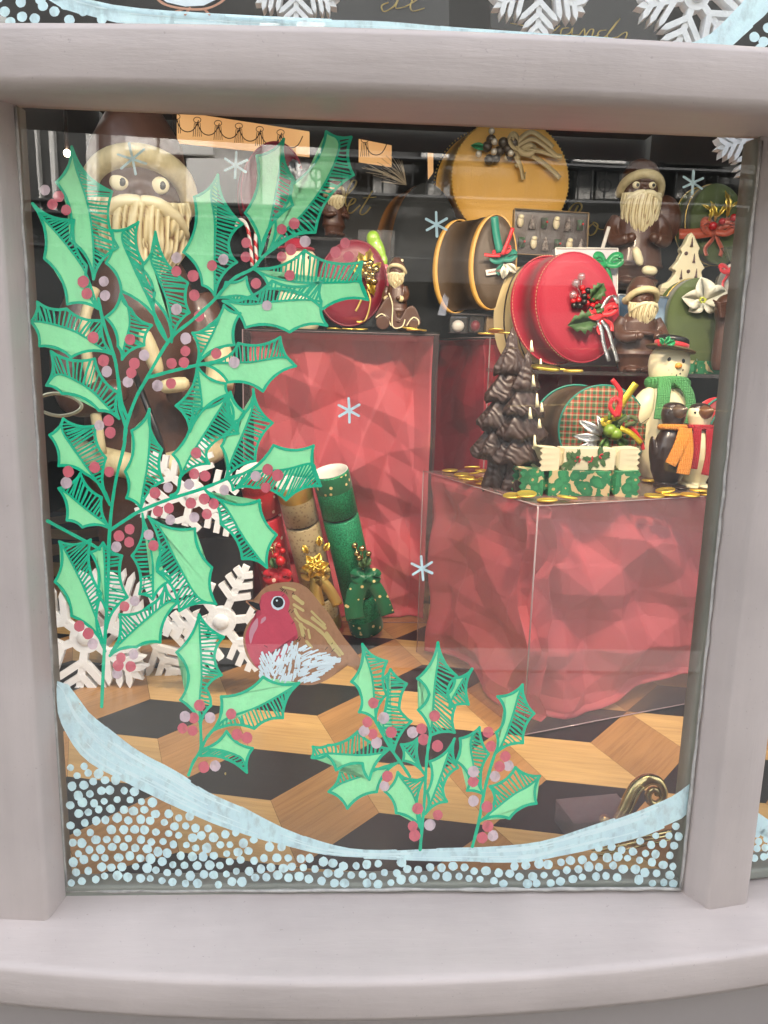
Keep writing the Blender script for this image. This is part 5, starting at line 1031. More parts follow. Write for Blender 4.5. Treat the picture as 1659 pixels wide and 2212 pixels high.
leaves(t, [(1436, 742, 18, 60), (1440, 744, 20, 20), (1432, 744, 16, 120)], .70, M['green']); balls(t, [(1425, 744, .01, 5), (1430, 740, .012, 4.5)], .715, 5, M['rose'])
fy = .76-k*31
for x, y, r_ in ((1447, 777, 5.4), (1475, 780, 5.0)): bm = B(); ell(bm, at(x, y, fy), (r_*k, k*2, r_*k), n=12); fin('eye', bm, M['black'], t)
bm = B(); ell(bm, at(1465, 790, fy-.002), (k*8, k*8, k*6.5), n=12); fin('nose', bm, M['orange'], t)
for x, y in ((1445, 799), (1451, 807), (1461, 810), (1469, 807), (1475, 799)): bm = B(); ell(bm, at(x, y, fy), (k*2, k*1.5, k*2.2), n=8); fin('mouth_dot', bm, M['black'], t)
t, o, k, bm = figure('chocolate_snowman', 'white chocolate snowman mostly hidden by holly on the tall left plinth', 'chocolate snowman', [(38, 712), (45, 700), (50, 670), (46, 640), (30, 618), (24, 608), (34, 595), (38, 570), (34, 548), (16, 534)], 645, 1.06, M['white'])
fin('body', bm, M['white'], t)
bm = B(); lathe(bm, [(k*40, 0), (k*38, k*4), (k*25, k*5), (k*24, k*20), (k*1, k*21)], at(640, 540, 1.06), 20); fin('hat', bm, M['redb'], t)
bm = B(); ell(bm, at(668, 556, 1.06-k*26), k*4, n=8); ell(bm, at(640, 556, 1.06-k*30), k*4, n=8); fin('eye', bm, M['black'], t)
# penguins
def penguin(lab, cx, top, bot, mb, mk, mbk, Yb, lean, tails):
    c = on(cx, bot, ZB); Y = c.y; a = at(cx, top, Y); H = a.z-ZB; t = thing('chocolate_penguin', lab, 'chocolate penguin', c, 'chocolate penguins'); P = lambda x, y, z: c+V3((x+lean*z, y, z))*H
    bm = B(); prof = [(.15, 0), (.17, .015), (.14, .05), (.16, .09), (.205, .20), (.225, .34), (.21, .48), (.165, .60), (.12, .68), (.115, .72), (.13, .78), (.145, .84), (.135, .91), (.09, .965), (.02, .985)]
    lathe(bm, [(r_*H, z*H) for r_, z in prof], c, 26, sy=.85)
    for v in bm.verts: v.co.x += lean*(v.co.z-ZB)
    for s in (-1, 1): ell(bm, P(s*.09, -.14, .02), (.09*H, .13*H, .03*H), n=12); ell(bm, P(s*.205, .0, .40), (.035*H, .09*H, .2*H), Matrix.Rotation(s*.12, 3, 'Y'), 12)
    fin('body', bm, mb, t, remesh=.0018)
    bm = B(); tube(bm, [P(.01, -.05, .88), P(.03, -.14, .89), P(.05, -.22, .93)], [.10*H, .065*H, .015*H], 14); fin('beak', bm, mbk, t)
    bm = B(); ell(bm, P(0, .01, .93), (.125*H, .11*H, .06*H), n=14); fin('cap', bm, M['dark'], t)
    for s in (-1, 1): bm = B(); ell(bm, P(s*.10, -.085, .88), .014*H, n=8); fin('eye', bm, M['black'], t)
    bm = B(); tube(bm, [P(.135*sin(a), -.125*cos(a), .70+.012*cos(a)) for a in [2*pi*i/28 for i in range(28)]], .035*H, 10, closed=True)
    for pts, wv in tails: ribbon(bm, smooth_line([P(x, y, z) for x, y, z in pts], 4), wv*H, (1, 0, 0), .0045)
    fin('scarf', bm, mk, t, bevel=.001)
penguin('dark chocolate penguin wearing an orange knitted scarf', 1440, 866, 1052, M['dark'], M['knito'], mat('marbled_beak', (.12, .08, .06), .3, noise=.6, nscale=70, coat=.3), 0, .0, [([(.08, -.15, .70), (.0, -.24, .52), (-.10, -.27, .30)], .13), ([(.08, -.16, .70), (.09, -.235, .45), (.06, -.26, .19)], .15)])
penguin('white chocolate penguin wearing a red knitted scarf', 1496, 868, 1050, M['white'], M['knitr'], mat('amber_beak', (.16, .06, .02), .3, coat=.4), 0, .0, [([(-.08, -.14, .70), (-.11, -.225, .45), (-.13, -.245, .24)], .095), ([(.07, -.14, .70), (.06, -.23, .42), (.02, -.25, .17)], .10)])
# far right dark figures
t, o, k, bm = figure('chocolate_figure', 'dark chocolate figure in red and green stripes just left of the right hand post', 'chocolate figure', [(26, 1040), (30, 1015), (34, 970), (30, 930), (20, 900), (18, 880), (10, 860)], 1552, .70, M['choc'])
fin('body', bm, M['choc'], t)
for i, y in enumerate((925, 942, 958, 975)):
    bm = B(); z = at(1552, y, .70).z; lathe(bm, [(k*34.5, -k*6), (k*35, k*6)], V3((o.x, .70, z)), 24, sy=.8, cap=False); fin('stripe', bm, (M['red'], M['green'])[i % 2], t)
t, o, k, bm = figure('chocolate_figure', 'ribbed chocolate pine cone figure at the right end of the clear shelf', 'chocolate figure', [(22, 800), (28, 780), (27, 735), (26, 700), (31, 680), (31, 655), (22, 640), (8, 634)], 1562, .88, M['choc'])
for i in range(6): tube(bm, smooth_line([at(1540+3*i, 648+i*6, .855), at(1556, 655+i*6, .84), at(1576, 652+i*6, .855)], 3), k*2.4, 6)
fin('body', bm, M['choc'], t, remesh=.0016)
t = thing('wrapped_sweet_bag', 'cellophane bag tied with a red ribbon at the right edge', 'sweet bag', at(1575, 640, 1.0)); bm = B(); ell(bm, at(1582, 615, 1.02), (.035, .03, .05), n=14); fin('sweets', bm, M['card'], t)
bm = B(); lathe(bm, [(.04, 0), (.042, .04), (.012, .075), (.035, .11)], at(1580, 640, 1.02), 14); fin('cellophane', bm, M['cello'], t); bow(t, 1575, 585, .98, 22, M['red'], tails=2, loops=2, tl=1.6)
# white chocolate tree
t = thing('white_chocolate_tree', 'flat white chocolate fir tree with brown dots and candles', 'chocolate tree', at(1480, 640, 1.08)); X5 = lambda x, y: (.6636*(1900+x*.3496), .6636*(380+y*.3496))
ol = [(1005, 1075), (1035, 1110), (1060, 1170), (1085, 1225), (1065, 1265), (1090, 1340), (1130, 1410), (1095, 1440), (1110, 1500), (1140, 1590), (1000, 1660), (700, 1665), (730, 1560), (800, 1530), (850, 1470), (870, 1430), (815, 1410), (880, 1340), (925, 1265), (900, 1230), (945, 1180), (975, 1110)]
bm = B(); slab(bm, [at(*X5(*p), 1.07) for p in ol], (0, .022, 0)); fin('body', bm, M['white'], t, remesh=.0018)
for x, y in ((955, 1272), (975, 1440)): bm = B(); ell(bm, at(*X5(x, y), 1.068), (.0045, .003, .0045), n=12); fin('dot', bm, M['choc'], t)
for x, y in ((1005, 1210), (1025, 1360), (905, 1510), (1045, 1500)): bm = B(); lathe(bm, [(.0042, 0), (.003, .004), (.0015, .016), (.0004, .022)], at(*X5(x, y), 1.068), 10, sy=.6); fin('candle', bm, M['choc'], t)
# dark chocolate tree with icing drips
c = on(1122, 1058, ZB); Y = c.y; Htr = at(1135, 705, Y).z-ZB
t = thing('chocolate_tree', 'dark moulded chocolate fir tree dripping with white icing candles', 'chocolate tree', c); bm = B(); k = kk(c)
def tiers(bm, c, H, spec, sy, ph):
    n = 40; rings = []
    for r_, z in spec: rings.append([bm.verts.new(c+V3((r_*H*(1+.09*cos(7*a+ph+z*9))*cos(a), r_*H*sy*(1+.09*cos(7*a+ph+z*9))*sin(a), z*H-(.035*H*max(0, cos(7*a+ph)) if r_ > .1 else 0)))) for a in [2*pi*i/n for i in range(n)]])
    for a, b in zip(rings, rings[1:]):
        for i in range(n): bm.faces.new((a[i], a[(i+1) % n], b[(i+1) % n], b[i]))
    bm.faces.new(rings[0][::-1]); bm.faces.new(rings[-1])
spec = [(.13, 0), (.135, .04), (.105, .12), (.10, .20), (.20, .215), (.205, .24), (.12, .36), (.11, .38), (.175, .39), (.18, .42), (.10, .53), (.09, .55), (.145, .56), (.145, .59), (.07, .70), (.065, .715), (.10, .73), (.095, .76), (.035, .88), (.03, .93), (.004, 1.0)]
tiers(bm, c, Htr*.86, spec, .6, 0); c2 = c+V3((-.022, .035, .0)); tiers(bm, c2, Htr, [(a*1.05, b) for a, b in spec], .6, 1.2)
M['bark'] = mat('ribbed_dark_chocolate', (.055, .030, .024), .42, noise=.5, nscale=16, coat=.12)
_p = pr_(M['bark']); _co = obj_co(M['bark'], (1, 1, 1), (0, .6, 0)); _w = nd(M['bark'], 'ShaderNodeTexWave'); _w.inputs['Scale'].default_value = 28; _w.inputs['Distortion'].default_value = 14; _w.inputs['Detail'].default_value = 1; lk(M['bark'], _co, _w.inputs[0]); _b = nd(M['bark'], 'ShaderNodeBump'); _b.inputs['Strength'].default_value = .4; _b.inputs['Distance'].default_value = .003; lk(M['bark'], _w.outputs['Fac'], _b.inputs['Height']); lk(M['bark'], _b.outputs[0], _p.inputs['Normal'])
fin('body', bm, M['bark'], t)
for x, y0_, y1_ in ((1148, 735, 760), (1152, 810, 835), (1168, 775, 800), (1160, 850, 880), (1145, 880, 905), (1165, 905, 925), (1155, 940, 968), (1170, 870, 890)):
    bm = B(); yy = c.y-.03; tube(bm, [at(x, y0_, yy), at(x, (y0_+y1_)/2, yy-.002), at(x+1, y1_, yy-.003)], [k*1.6, k*3, k*4.6], 8); fin('icing_candle', bm, M['white'], t)
# ------------------------------------------------------------------ small paper crackers
def zig(n, i): return (1 if i % 2 else 0)
def minicracker(lab, px, py, Lpx, z, m, yaw, grp='small boxed crackers', pos=None):
    c = pos or on(px, py, z); k = kk(c); L = Lpx*k; h = L*.21; t = thing('boxed_cracker', lab, 'cracker', c, grp); R = Matrix.Rotation(yaw, 3, 'Z'); P = lambda x, y, zz: c+R @ V3((x, y+h*.0, zz))
    bm = B(); box(bm, P(0, h/2, h/2), (L*.52, h, h), R); fin('box_body', bm, m, t, smooth=False, bevel=.0006)
    for s in (-1, 1):
        bm = B(); n = 8; x0, x1 = s*L*.29, s*L*.5
        rings = []
        for x, f, zz_ in ((s*L*.262, .55, 0), (x0, .62, 0), (x0+s*.004, .98, 0), (x1, 1.08, 1)):
            ring = []
            for q in range(4*n):
                e = q//n; u = (q % n)/n*2-1; hy, hz = {0: (u, -1), 1: (1, u), 2: (-u, 1), 3: (-1, -u)}[e]
                ring.append(bm.verts.new(P(x+(s*.0028*(1 if q % 2 else -1) if zz_ else 0), h/2+hy*h/2*f, h/2+hz*h/2*f)))
            rings.append(ring)
        for a, b in zip(rings, rings[1:]):
            for i in range(4*n): bm.faces.new((a[i], a[(i+1) % (4*n)], b[(i+1) % (4*n)], b[i]))
        o = fin('flared_end', bm, [m, M['card']], t, smooth=False); so = o.modifiers.new('t', 'SOLIDIFY'); so.thickness = .0006; so.offset = -1
    return t, P, h, L, R
def printed(name, base, stops, sc):
    m = mat(name, base, .45); co = obj_co(m); v = nd(m, 'ShaderNodeTexVoronoi'); v.inputs['Scale'].default_value = sc; lk(m, co, v.inputs[0]); n = nd(m, 'ShaderNodeTexNoise'); n.inputs['Scale'].default_value = sc*1.2; n.inputs['Detail'].default_value = 3; lk(m, co, n.inputs[0])
    lt = nd(m, 'ShaderNodeMath', operation='ADD'); mu = nd(m, 'ShaderNodeMath', operation='MULTIPLY'); mu.inputs[1].default_value = .6; lk(m, n.outputs['Fac'], mu.inputs[0]); lk(m, v.outputs['Distance'], lt.inputs[0]); lk(m, mu.outputs[0], lt.inputs[1]); lk(m, ramp(m, lt.outputs[0], stops, 'CONSTANT'), pr_(m).inputs['Base Color']); return m
M['greenprint'] = printed('green_holly_print', (.02, .17, .07), [(0, (.52, .36, .16)), (.44, (.03, .22, .09)), (.72, (.02, .17, .07)), (.98, (.50, .40, .22))], 62)
M['creamprint'] = mat('cream_print', (.72, .64, .44), .5, noise=.2, nscale=30)
minicracker('green holly patterned boxed cracker lying under the cream one', 1250, 1072, 262, ZB, M['greenprint'], .04)
hh = .21*262*kk(on(1250, 1072, ZB))
t, P, h, L, R = minicracker('cream boxed cracker printed with holly sprigs, lying on top of the green one', 1268, 1054, 222, ZB+hh+.0006, M['creamprint'], .10, pos=V3((at(1272, 1020, .505).x, .505, ZB+hh+.0008)))
M['printleaf'] = mat('printed_holly_green', (.05, .12, .04), .5); M['printberry'] = mat('printed_berry_red', (.45, .02, .03), .5)
bm = B(); r_ = random.Random(3)
for (x, z) in ((-.13, .5), (.10, .62), (.40, .6), (.42, .25), (-.20, .4), (.02, .5)):
    for i in range(5):
        a = r_.uniform(0, 6.3); ctr = V3((x*L, -.0012-.0001*i, z*h)); pts = []
        for q in range(14):
            b_ = 2*pi*q/14; rr_ = (.0115 if q % 2 else .0075); pts.append(P(*(ctr+V3((cos(a)*.008+cos(a)*cos(b_)*rr_*1.1-sin(a)*sin(b_)*rr_*.45, 0, sin(a)*.008+sin(a)*cos(b_)*rr_*1.1+cos(a)*sin(b_)*rr_*.45)))))
        if abs(x) < .27: slab(bm, pts, (0, .0004, 0))
fin('printed_sprig', bm, M['printleaf'], t, smooth=False)
bm = B()
for (x, z) in ((-.13, .5), (.10, .62), (.0, .5)):
    for i in range(6): ell(bm, P(x*L+r_.uniform(-.005, .005), -.0018, z*h+r_.uniform(-.005, .005)), (.0018, .0006, .0018), n=8)
fin('printed_berry', bm, M['printberry'], t)
minicracker('green and gold boxed cracker on the clear shelf behind the snowman hat', 1536, 808, 130, ZS, M['greenprint'], .1)
# ------------------------------------------------------------------ large crackers
M['gglit'] = mat('green_glitter', (.002, .13, .05), .35, bump=1.0, bscale=420, noise=1, col2=(.03, .42, .19), nscale=330, metal=.3); M['rglit'] = mat('red_glitter', (.45, .02, .03), .4, bump=1, bscale=420, noise=.5, nscale=400)
def starry(name, base, dot, sc=70, thr=.2):
    m = mat(name, base, .38, sheen=.2); v = nd(m, 'ShaderNodeTexVoronoi'); v.inputs['Scale'].default_value = sc; lk(m, obj_co(m), v.inputs[0]); lk(m, ramp(m, v.outputs['Distance'], [(0, dot), (thr, base)], 'CONSTANT'), pr_(m).inputs['Base Color']); return m
M['gstar'] = starry('green_star_ribbon', (.006, .13, .05), (.85, .65, .28), 62, .22); M['rstar'] = starry('red_star_paper', (.50, .012, .025), (.85, .6, .5), 45, .2); M['gdot'] = starry('gold_dotted_paper', (.42, .33, .18), (.27, .19, .10), 130, .33)
def cracker(lab, pt, pb, Yt_, r0, mend, mbarrel, mrib, mbow, deco):
    b = on(pb[0], pb[1], .0); b = V3((b.x, b.y+r0*.6, .004+r0*.25)); tp = at(pt[0], pt[1], Yt_); ax_ = tp-b; Lc = ax_.length; d = ax_/Lc; R = d.to_track_quat('Z', 'X').to_matrix()
    t = thing('christmas_cracker', lab, 'christmas cracker', b, 'large christmas crackers leaning on the plinth')
    def tubeseg(nm, z0, z1, r1, m, open_=False):
        bm = B(); lathe(bm, [(r1*.93, z0), (r1, z0+.0015), (r1, z1-.0015), (r1*.965, z1)]+([(r1*.93, z1-.002)] if open_ else []), b, 28, R=R, mi=0, cap=not open_)
        return fin(nm, bm, m, t)
    L3 = Lc
    tubeseg('end_tube', 0, L3*.235, r0, mend); tubeseg('neck', L3*.236, L3*.25, r0*.86, M['black']); tubeseg('barrel', L3*.251, L3*.735, r0, mbarrel); tubeseg('neck', L3*.736, L3*.748, r0*.86, M['black'])
    e = tubeseg('end_tube', L3*.75, L3, r0, mend, True)
    bm = B(); lathe(bm, [(r0*.975, L3+.0005), (r0*.92, L3+.0008), (r0*.91, L3-.015), (r0*.905, L3-.04)], b, 28, R=R, cap=False); lathe(bm, [(r0*.92, L3-.042), (r0*.001, L3-.042)], b, 28, R=R, cap=False); fin('tube_inside', bm, M['card'], t)
    for z0, z1 in ((0.004, L3*.10), (L3*.90, L3-.004)):
        bm = B(); lathe(bm, [(r0*1.006, z0), (r0*1.016, z0+.001), (r0*1.016, z1-.001), (r0*1.006, z1)], b, 28, R=R, cap=False); fin('ribbon_band', bm, mrib, t)
    return t, b, d, L3, R
t, *_ = cracker('green glitter christmas cracker with a starry green bow, rightmost of the three', (713, 1018), (793, 1378), .80, .040, M['gglit'], M['gglit'], M['gstar'], None, None)
Yc = .81
bow(t, 790, 1246, Yc, 22, M['gstar'], tails=0, loops=2, seed=2, bw=1.0); tie(t, [(789, 1248), (772, 1275), (764, 1310), (768, 1338)], Yc, 40, M['gstar'], 'ribbon_tail'); tie(t, [(792, 1248), (812, 1270), (828, 1300), (838, 1328)], Yc, 30, M['gstar'], 'ribbon_tail'); balls(t, [(766, 1178), (771, 1195), (782, 1185, .02), (776, 1205), (796, 1196)], Yc, 7, M['brass'], 'gold_berry', stem=(786, 1225)); leaves(t, [(784, 1225, 30, 60), (786, 1228, 26, 110)], Yc-.005)
t, *_ = cracker('gold dotted christmas cracker with a gilded poinsettia, between the red and green ones', (632, 1040), (705, 1372), .80, .038, M['gdot'], M['gdot'], M['goldm'], None, None)
for i in range(6): leaves(t, [(681, 1222, 30, i*60+10)], Yc-.02, M['gold'], 'gilded_petal', False, .33)
for i in range(6): leaves(t, [(681, 1222, 18, i*60+40)], Yc-.03, M['gold'], 'gilded_petal', False, .35)
balls(t, [(681+4*cos(i), 1222+4*sin(i), .045, 2.4) for i in range(6)], Yc, 2.4, M['gold'], 'stamen'); bow(t, 682, 1240, Yc, 22, M['goldm'], tails=0, loops=2, seed=8, bw=.9); tie(t, [(684, 1250), (682, 1275), (690, 1310)], Yc, 26, M['goldm'], 'ribbon_tail'); tie(t, [(690, 1250), (712, 1275), (730, 1308)], Yc, 24, M['goldm'], 'ribbon_tail')
for a in ((665, 1195, 22, 120), (700, 1190, 22, 60), (690, 1180, 24, 90)): leaves(t, [a], Yc-.005, M['gold'], 'gilded_leaf', True, .3)
t, *_ = cracker('red starry christmas cracker with a red bow and berries, leftmost of the three', (553, 1016), (612, 1362), .80, .038, M['rstar'], M['rstar'], M['rglit'], None, None)
bow(t, 600, 1246, Yc, 21, M['rstar'], tails=2, loops=2, tl=1.6, seed=3, bw=.95); balls(t, [(590, 1165, .01, 7), (586, 1185, .01, 7)], Yc, 6, M['brass'], 'gold_berry', stem=(600, 1230)); balls(t, [(602, 1178), (610, 1190), (596, 1200), (606, 1212, .02, 11)], Yc, 6.5, M['rose'], stem=(600, 1230)); leaves(t, [(600, 1225, 30, 70), (598, 1228, 28, 115)], Yc-.005)
# ------------------------------------------------------------------ foam snowflakes
def flake(lab, cx, cy, rpx, Y, rot, pointed, lean=.06, th=.013, hub=.24, grp='white foam snowflakes'):
    c = at(cx, cy, Y); k = kk(c); r_ = rpx*k; q = B(); zmin = c.z-r_
    t = thing('foam_snowflake', lab, 'foam snowflake', V3((c.x, Y, zmin)), grp); Rl = Matrix.Rotation(-lean, 3, 'X'); rr_ = random.Random(int(cx))
    def bar(a, b, wv, e=0.0, tip=False):
        d = (V3((b[0]-a[0], 0, b[1]-a[1]))); l = d.length; d.normalize(); s = V3((-d.z, 0, d.x)); A1, B1 = V3((a[0], 0, a[1])), V3((b[0], 0, b[1])); dy = V3((0, -e, 0))
        pts = [A1-s*wv/2, B1-s*wv/2]+([B1+d*wv*1.1] if tip else [])+[B1+s*wv/2, A1+s*wv/2]
        slab(q, [c+Rl @ (p+dy+V3((0, -e, 0))) for p in pts], Rl @ V3((0, th+2*e, 0)))
    pts = [c+Rl @ V3((hub*r_*cos(2*pi*i/32), -.0012, hub*r_*sin(2*pi*i/32))) for i in range(32)]; slab(q, pts, Rl @ V3((0, th+.002, 0)))
    n = 0
    for i in range(6):
        a = radians(rot+60*i); u = (cos(a), sin(a)); bar((u[0]*r_*.15, u[1]*r_*.15), (u[0]*r_*(.95 if pointed else 1.0), u[1]*r_*(.95 if pointed else 1.0)), r_*.115, .0001+i*.00008, pointed)
        for f, l in ((.42, .30), (.62, .25), (.82, .17)) if not pointed else ((.38, .42), (.60, .32), (.80, .20)):
            for s in (-1, 1):
                n += 1; b_ = a+s*radians(48 if pointed else 58); p0 = (u[0]*r_*f, u[1]*r_*f); p1 = (p0[0]+cos(b_)*r_*l, p0[1]+sin(b_)*r_*l); bar(p0, p1, r_*.10, .0006+n*.00002, pointed)
    fin('flake', q, M['foam'], t, smooth=False)
    q = B(); ell(q, c+Rl @ V3((.0, -.002, .0)), (r_*.13, .006, r_*.13), n=16); fin('centre_button', q, M['foam'], t)
flake('white foam snowflake with pointed arms, half cut off by the left post', 185, 1378, 142, .60, 22, True)
flake('white foam snowflake with long pointed arms between the other two on the floor', 312, 1358, 132, .66, 0, True)
flake('white foam snowflake with blunt arms standing left of the painted robin', 477, 1343, 134, .55, 6, False)
flake('white foam snowflake with blunt arms standing higher, behind the branch of the holly', 413, 1068, 126, .78, 18, False)
for (x, y, r_, rot, lab) in ((1168, -42, 115, 30, 'white foam snowflake hanging behind the middle of the upper pane'), (1505, -10, 130, 12, 'white foam snowflake hanging behind the right of the upper pane'), (640, -45, 100, 30, 'white foam snowflake hanging behind the left of the upper pane'), (1640, 290, 95, 20, 'white foam snowflake peeking in at the top right corner of the main pane')):
    flake(lab, x, y, r_*.95, .06 if y < 100 else .10, rot, True, lean=0, th=.012)
# block under the higher snowflake
bm = B(); a, b = at(330, 1190, .82), at(545, 1300, .82); box(bm, ((a.x+b.x)/2, .92, (b.z+a.z)/2*.5+a.z*.25), (abs(b.x-a.x), .16, a.z*1.0)); tag(fin('display_block', bm, mat('dark_block', (.03, .03, .032), .35), None, smooth=False, origin=V3(((a.x+b.x)/2, .92, 0)), bevel=.002), 'low dark block behind the foam snowflakes', 'display block')
# ------------------------------------------------------------------ candy bag, sweets, brass handle
t = thing('candy_cane', 'red and white striped candy cane in the dark gap between holly leaves', 'candy cane', at(535, 570, 1.1)); bm = B(); st = mat('candy_stripe', (.8, .78, .74), .3, coat=.5); wv = nd(st, 'ShaderNodeTexWave'); wv.bands_direction = 'DIAGONAL'; wv.inputs['Scale'].default_value = 22; lk(st, obj_co(st), wv.inputs[0]); lk(st, ramp(st, wv.outputs['Fac'], [(0, (.8, .78, .74)), (.6, (.6, .01, .02))], 'CONSTANT'), pr_(st).inputs['Base Color'])
tube(bm, smooth_line([at(545, 575, 1.1), at(540, 520, 1.1), at(532, 485, 1.1), at(518, 475, 1.1), at(510, 490, 1.1)], 5), .0045, 10); tube(bm, smooth_line([at(555, 575, 1.11), at(552, 520, 1.11), at(556, 490, 1.11), at(568, 480, 1.11)], 5), .0045, 10); fin('cane', bm, st, t)
t = thing('sweet_tube', 'tall clear packet of lime green and pink sweets beside the maroon heart box', 'sweet packet', at(815, 705, 1.15)); bm = B(); a, b = at(770, 705, 1.15), at(852, 500, 1.15); box(bm, (a+b)/2, (b.x-a.x, .03, b.z-a.z)); fin('packet', bm, M['cello'], t, smooth=False)
bm = B(); ell(bm, at(815, 540, 1.14), (.02, .01, .04), Matrix.Rotation(-.35, 3, 'Y'), 12); ell(bm, at(806, 515, 1.14), (.018, .01, .02), n=10); ell(bm, at(828, 565, 1.14), (.012, .009, .02), n=10); fin('lime_sweet', bm, M['apple'], t, remesh=.003)
bm = B(); ell(bm, at(835, 600, 1.13), (.010, .01, .03), n=10); ell(bm, at(831, 580, 1.13), (.013, .01, .012), n=10); fin('pink_sweet', bm, M['pink'], t, remesh=.003)
XX = lambda x, y: (.6636*(1750+x*.4521), .6636*(2450+y*.4521))
o = on(*XX(560, 560), .0); YH = o.y; t = thing('brass_scroll', 'polished brass scroll handle with a ball end in the bottom right corner', 'brass scroll', o)
bm = B(); pts = smooth_line([at(*XX(*p), YH) for p in [(500, 560), (560, 510), (620, 420), (670, 320), (720, 240), (790, 195), (865, 205), (905, 265), (898, 335), (855, 372), (808, 352), (796, 305), (822, 268), (858, 274), (862, 305)]], 6); n = len(pts); tube(bm, pts, [kk(o)*(9+6*sin(min(1, i/n*2.2)*pi))*(1-.30*max(0, i/n-.5)*2) for i in range(n)], 16); fin('scroll', bm, M['brass'], t)
for sft in (-8, 8):
    bm = B(); pts = smooth_line([at(*XX(p[0]+sft*1.6, p[1]+sft), YH-.011) for p in [(600, 500), (660, 410), (705, 300), (755, 240)]], 5); tube(bm, pts, kk(o)*2.6, 8); fin('flute', bm, M['brass'], t)
bm = B(); ell(bm, at(*XX(482, 490), YH), kk(o)*13.5, n=16); ell(bm, at(*XX(515, 510), YH-.01), kk(o)*7, n=10); fin('ball_end', bm, M['brass'], t)
bm = B(); a, b = on(*XX(210, 640), .001), on(*XX(650, 560), .001); box(bm, ((a.x+b.x)/2, (a.y+b.y)/2+.015, .017), (abs(b.x-a.x), .06, .034), Matrix.Rotation(.15, 3, 'Z')); tag(fin('acrylic_block', bm, M['frost'], None, smooth=False, origin=V3(((a.x+b.x)/2, (a.y+b.y)/2, 0))), 'little clear acrylic block under the brass scroll', 'acrylic block')
t = thing('brass_rail', 'slim pair of brass rods lying along the sill behind the painted dots', 'brass rail', on(*XX(400, 700), .004)); bm = B()
for dy in (0, 26, 60): tube(bm, [at(*XX(390, 690+dy), .085-dy*.0004), at(*XX(980, 560+dy), .085-dy*.0004)], .0025 if dy < 50 else .0015, 10)
fin('rod', bm, M['brass'], t)
bm = B(); pts = [at(125+46*cos(a)*(1+.12*cos(2*a)), 874+24*sin(a)+3*cos(a), .10) for a in [2*pi*i/40 for i in range(40)]]; tube(bm, pts, .0022, 8, closed=True); tag(fin('ring_reflection', bm, mat('ring_reflection_metal', (.75, .72, .5), .25, metal=.6), None, origin=pts[20]), 'pale shiny oval ring added for a reflection by the left edge of the pane', 'ring')  # ring added to stand for an oval light reflected in the pane
# ================================================================== STREET BEHIND THE CAMERA, SEEN IN THE GLASS
def mir(px, py, D): p = at(px, py, D); return V3((p.x, -p.y, p.z))
GZ = -1.0
bm = B(); poly(bm, [(-60, -.3, GZ), (60, -.3, GZ), (60, -60, GZ), (-60, -60, GZ)]); tag(fin('ground', bm, mat('asphalt', (.06, .06, .062), .8, noise=.3, nscale=4), None, smooth=False), kind='structure')
bm = B(); box(bm, (0, -1.55, GZ+.06), (40, 2.5, .12)); tag(fin('pavement', bm, mat('paving_stone', (.34, .32, .29), .8, noise=.2, nscale=3), None, smooth=False), kind='structure')
bm = B(); box(bm, (0, -2.95, GZ+.065), (40, .28, .13)); tag(fin('kerb', bm, mat('kerb_stone', (.5, .47, .42), .7), None, smooth=False), kind='structure')
M['stone'] = mat('pale_facade_stone', (.70, .68, .64), .8, noise=.2, nscale=2); M['rec'] = mat('dark_recess', (.045, .045, .043), .6); M['iron'] = mat('black_iron', (.012, .012, .012), .5); M['lit'] = mat('lit_pane_tone', (.45, .43, .40), .8)  # lit panes of the windows opposite are put into a pale colour
D = 7.0; t = thing('opposite_building', 'pale stone building across the street with an iron balcony, seen only reflected in the glass', 'building', V3((0, -D-.5, GZ)))
bm = B(); box(bm, (0, -D-.6, 2.2), (40, .8, 6.4)); fin('wall', bm, M['rec'], t, smooth=False)
def pan(nm, x0, x1, y0, y1, m, off=.0, dep=.1):
    a, b = mir(x0, y0, D), mir(x1, y1, D)
    if x1-x0 > 600: a.z, b.z = mir(1100, y0, D).z, mir(1100, y1, D).z
    bm = B(); box(bm, ((a.x+b.x)/2, -D-.15+off, (a.z+b.z)/2), (abs(b.x-a.x), dep, abs(a.z-b.z))); fin(nm, bm, m, t, smooth=False, bevel=.01)
for x0, x1, y0, y1 in ((-200, 30, 60, 520), (62, 88, 120, 476), (106, 114, 120, 476), (178, 218, 100, 476), (262, 335, 100, 330), (335, 450, 120, 345), (395, 530, 350, 470), (555, 600, 60, 476), (640, 700, 60, 420), (925, 972, 120, 360), (1130, 1190, 120, 350), (1260, 1358, 120, 364), (1465, 1582, 120, 364), (1700, 1900, 100, 500)): pan('pilaster', x0, x1, y0, y1, M['stone'], .08)
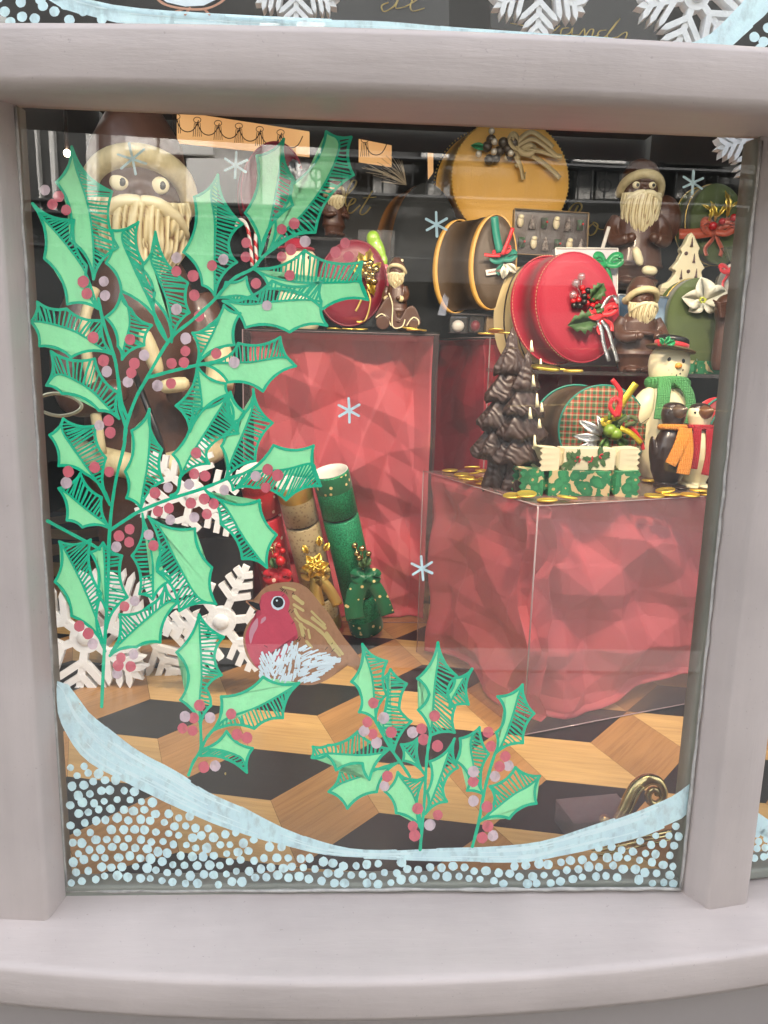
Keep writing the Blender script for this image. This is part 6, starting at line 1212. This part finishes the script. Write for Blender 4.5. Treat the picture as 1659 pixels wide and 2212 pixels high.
for x0, x1 in ((720, 780), (820, 870), (930, 975), (1255, 1290), (1300, 1345), (1370, 1400), (1470, 1500)): pan('window', x0, x1, 372, 440, M['lit'], .02)
pan('rendered_bay', 225, 690, 60, 474, M.setdefault('bay', mat('grey_render', (.34, .33, .31), .8, noise=.3, nscale=1.5)), -.02); pan('cornice', 600, 1900, 362, 370, M['rec'], .10, .15); pan('ledge', -200, 700, 474, 482, M['rec'], .10, .15); pan('ledge', 600, 1900, 452, 458, M['rec'], .1, .15); pan('string_course', 1080, 1520, 740, 753, M['bronze'] if 'bronze' in M else M.setdefault('bronze', mat('bronze_rail', (.46, .35, .15), .5)), .2, .1); pan('string_course', 1100, 1620, 872, 882, M['bronze'], .2, .1); pan('shop_front', -200, 700, 620, 1000, M['rec'], .3); pan('signboard', 600, 1900, 560, 610, M['rec'], .1)
for (X0, X1, Y0_, Y1_) in ((690, 1900, 368, 446), (-200, 690, 478, 552)):
    bm = B(); a, b = mir(X0, Y0_, D), mir(X1, Y1_, D); xm = min(1100, (X0+X1)/2); a.z, b.z = mir(xm, Y0_, D).z, mir(xm, Y1_, D).z; n = int(abs(b.x-a.x)/.13)
    for i in range(n):
        x = a.x+(b.x-a.x)*i/n; tube(bm, [V3((x, -D+.05, a.z)), V3((x, -D+.05, b.z))], .010, 5)
        if i % 3 == 0: tube(bm, [V3((x+.06*cos(q), -D+.05, (a.z+b.z)/2+.06*sin(q))) for q in [2*pi*j/12 for j in range(12)]], .009, 4, closed=True)
    for z in (a.z, b.z): tube(bm, [V3((a.x, -D+.05, z)), V3((b.x, -D+.05, z))], .028, 6)
    fin('balcony_railing', bm, M['iron'], t, smooth=False)


# ================================================================== UPPER STOREYS OF THE SHOP, OUT OF FRAME
bm = B(); box(bm, (0, .3, 5.2), (16, .3, 6.8)); box(bm, (-5.2, .35, .45), (7.6, .3, 2.94)); box(bm, (5.4, .35, .45), (7.6, .3, 2.94)); o = tag(fin('shop_wall', bm, M['stone'], None, smooth=False, origin=V3((0, .3, GZ))), 'rendered wall of the shop above and beside the bow window', 'building')
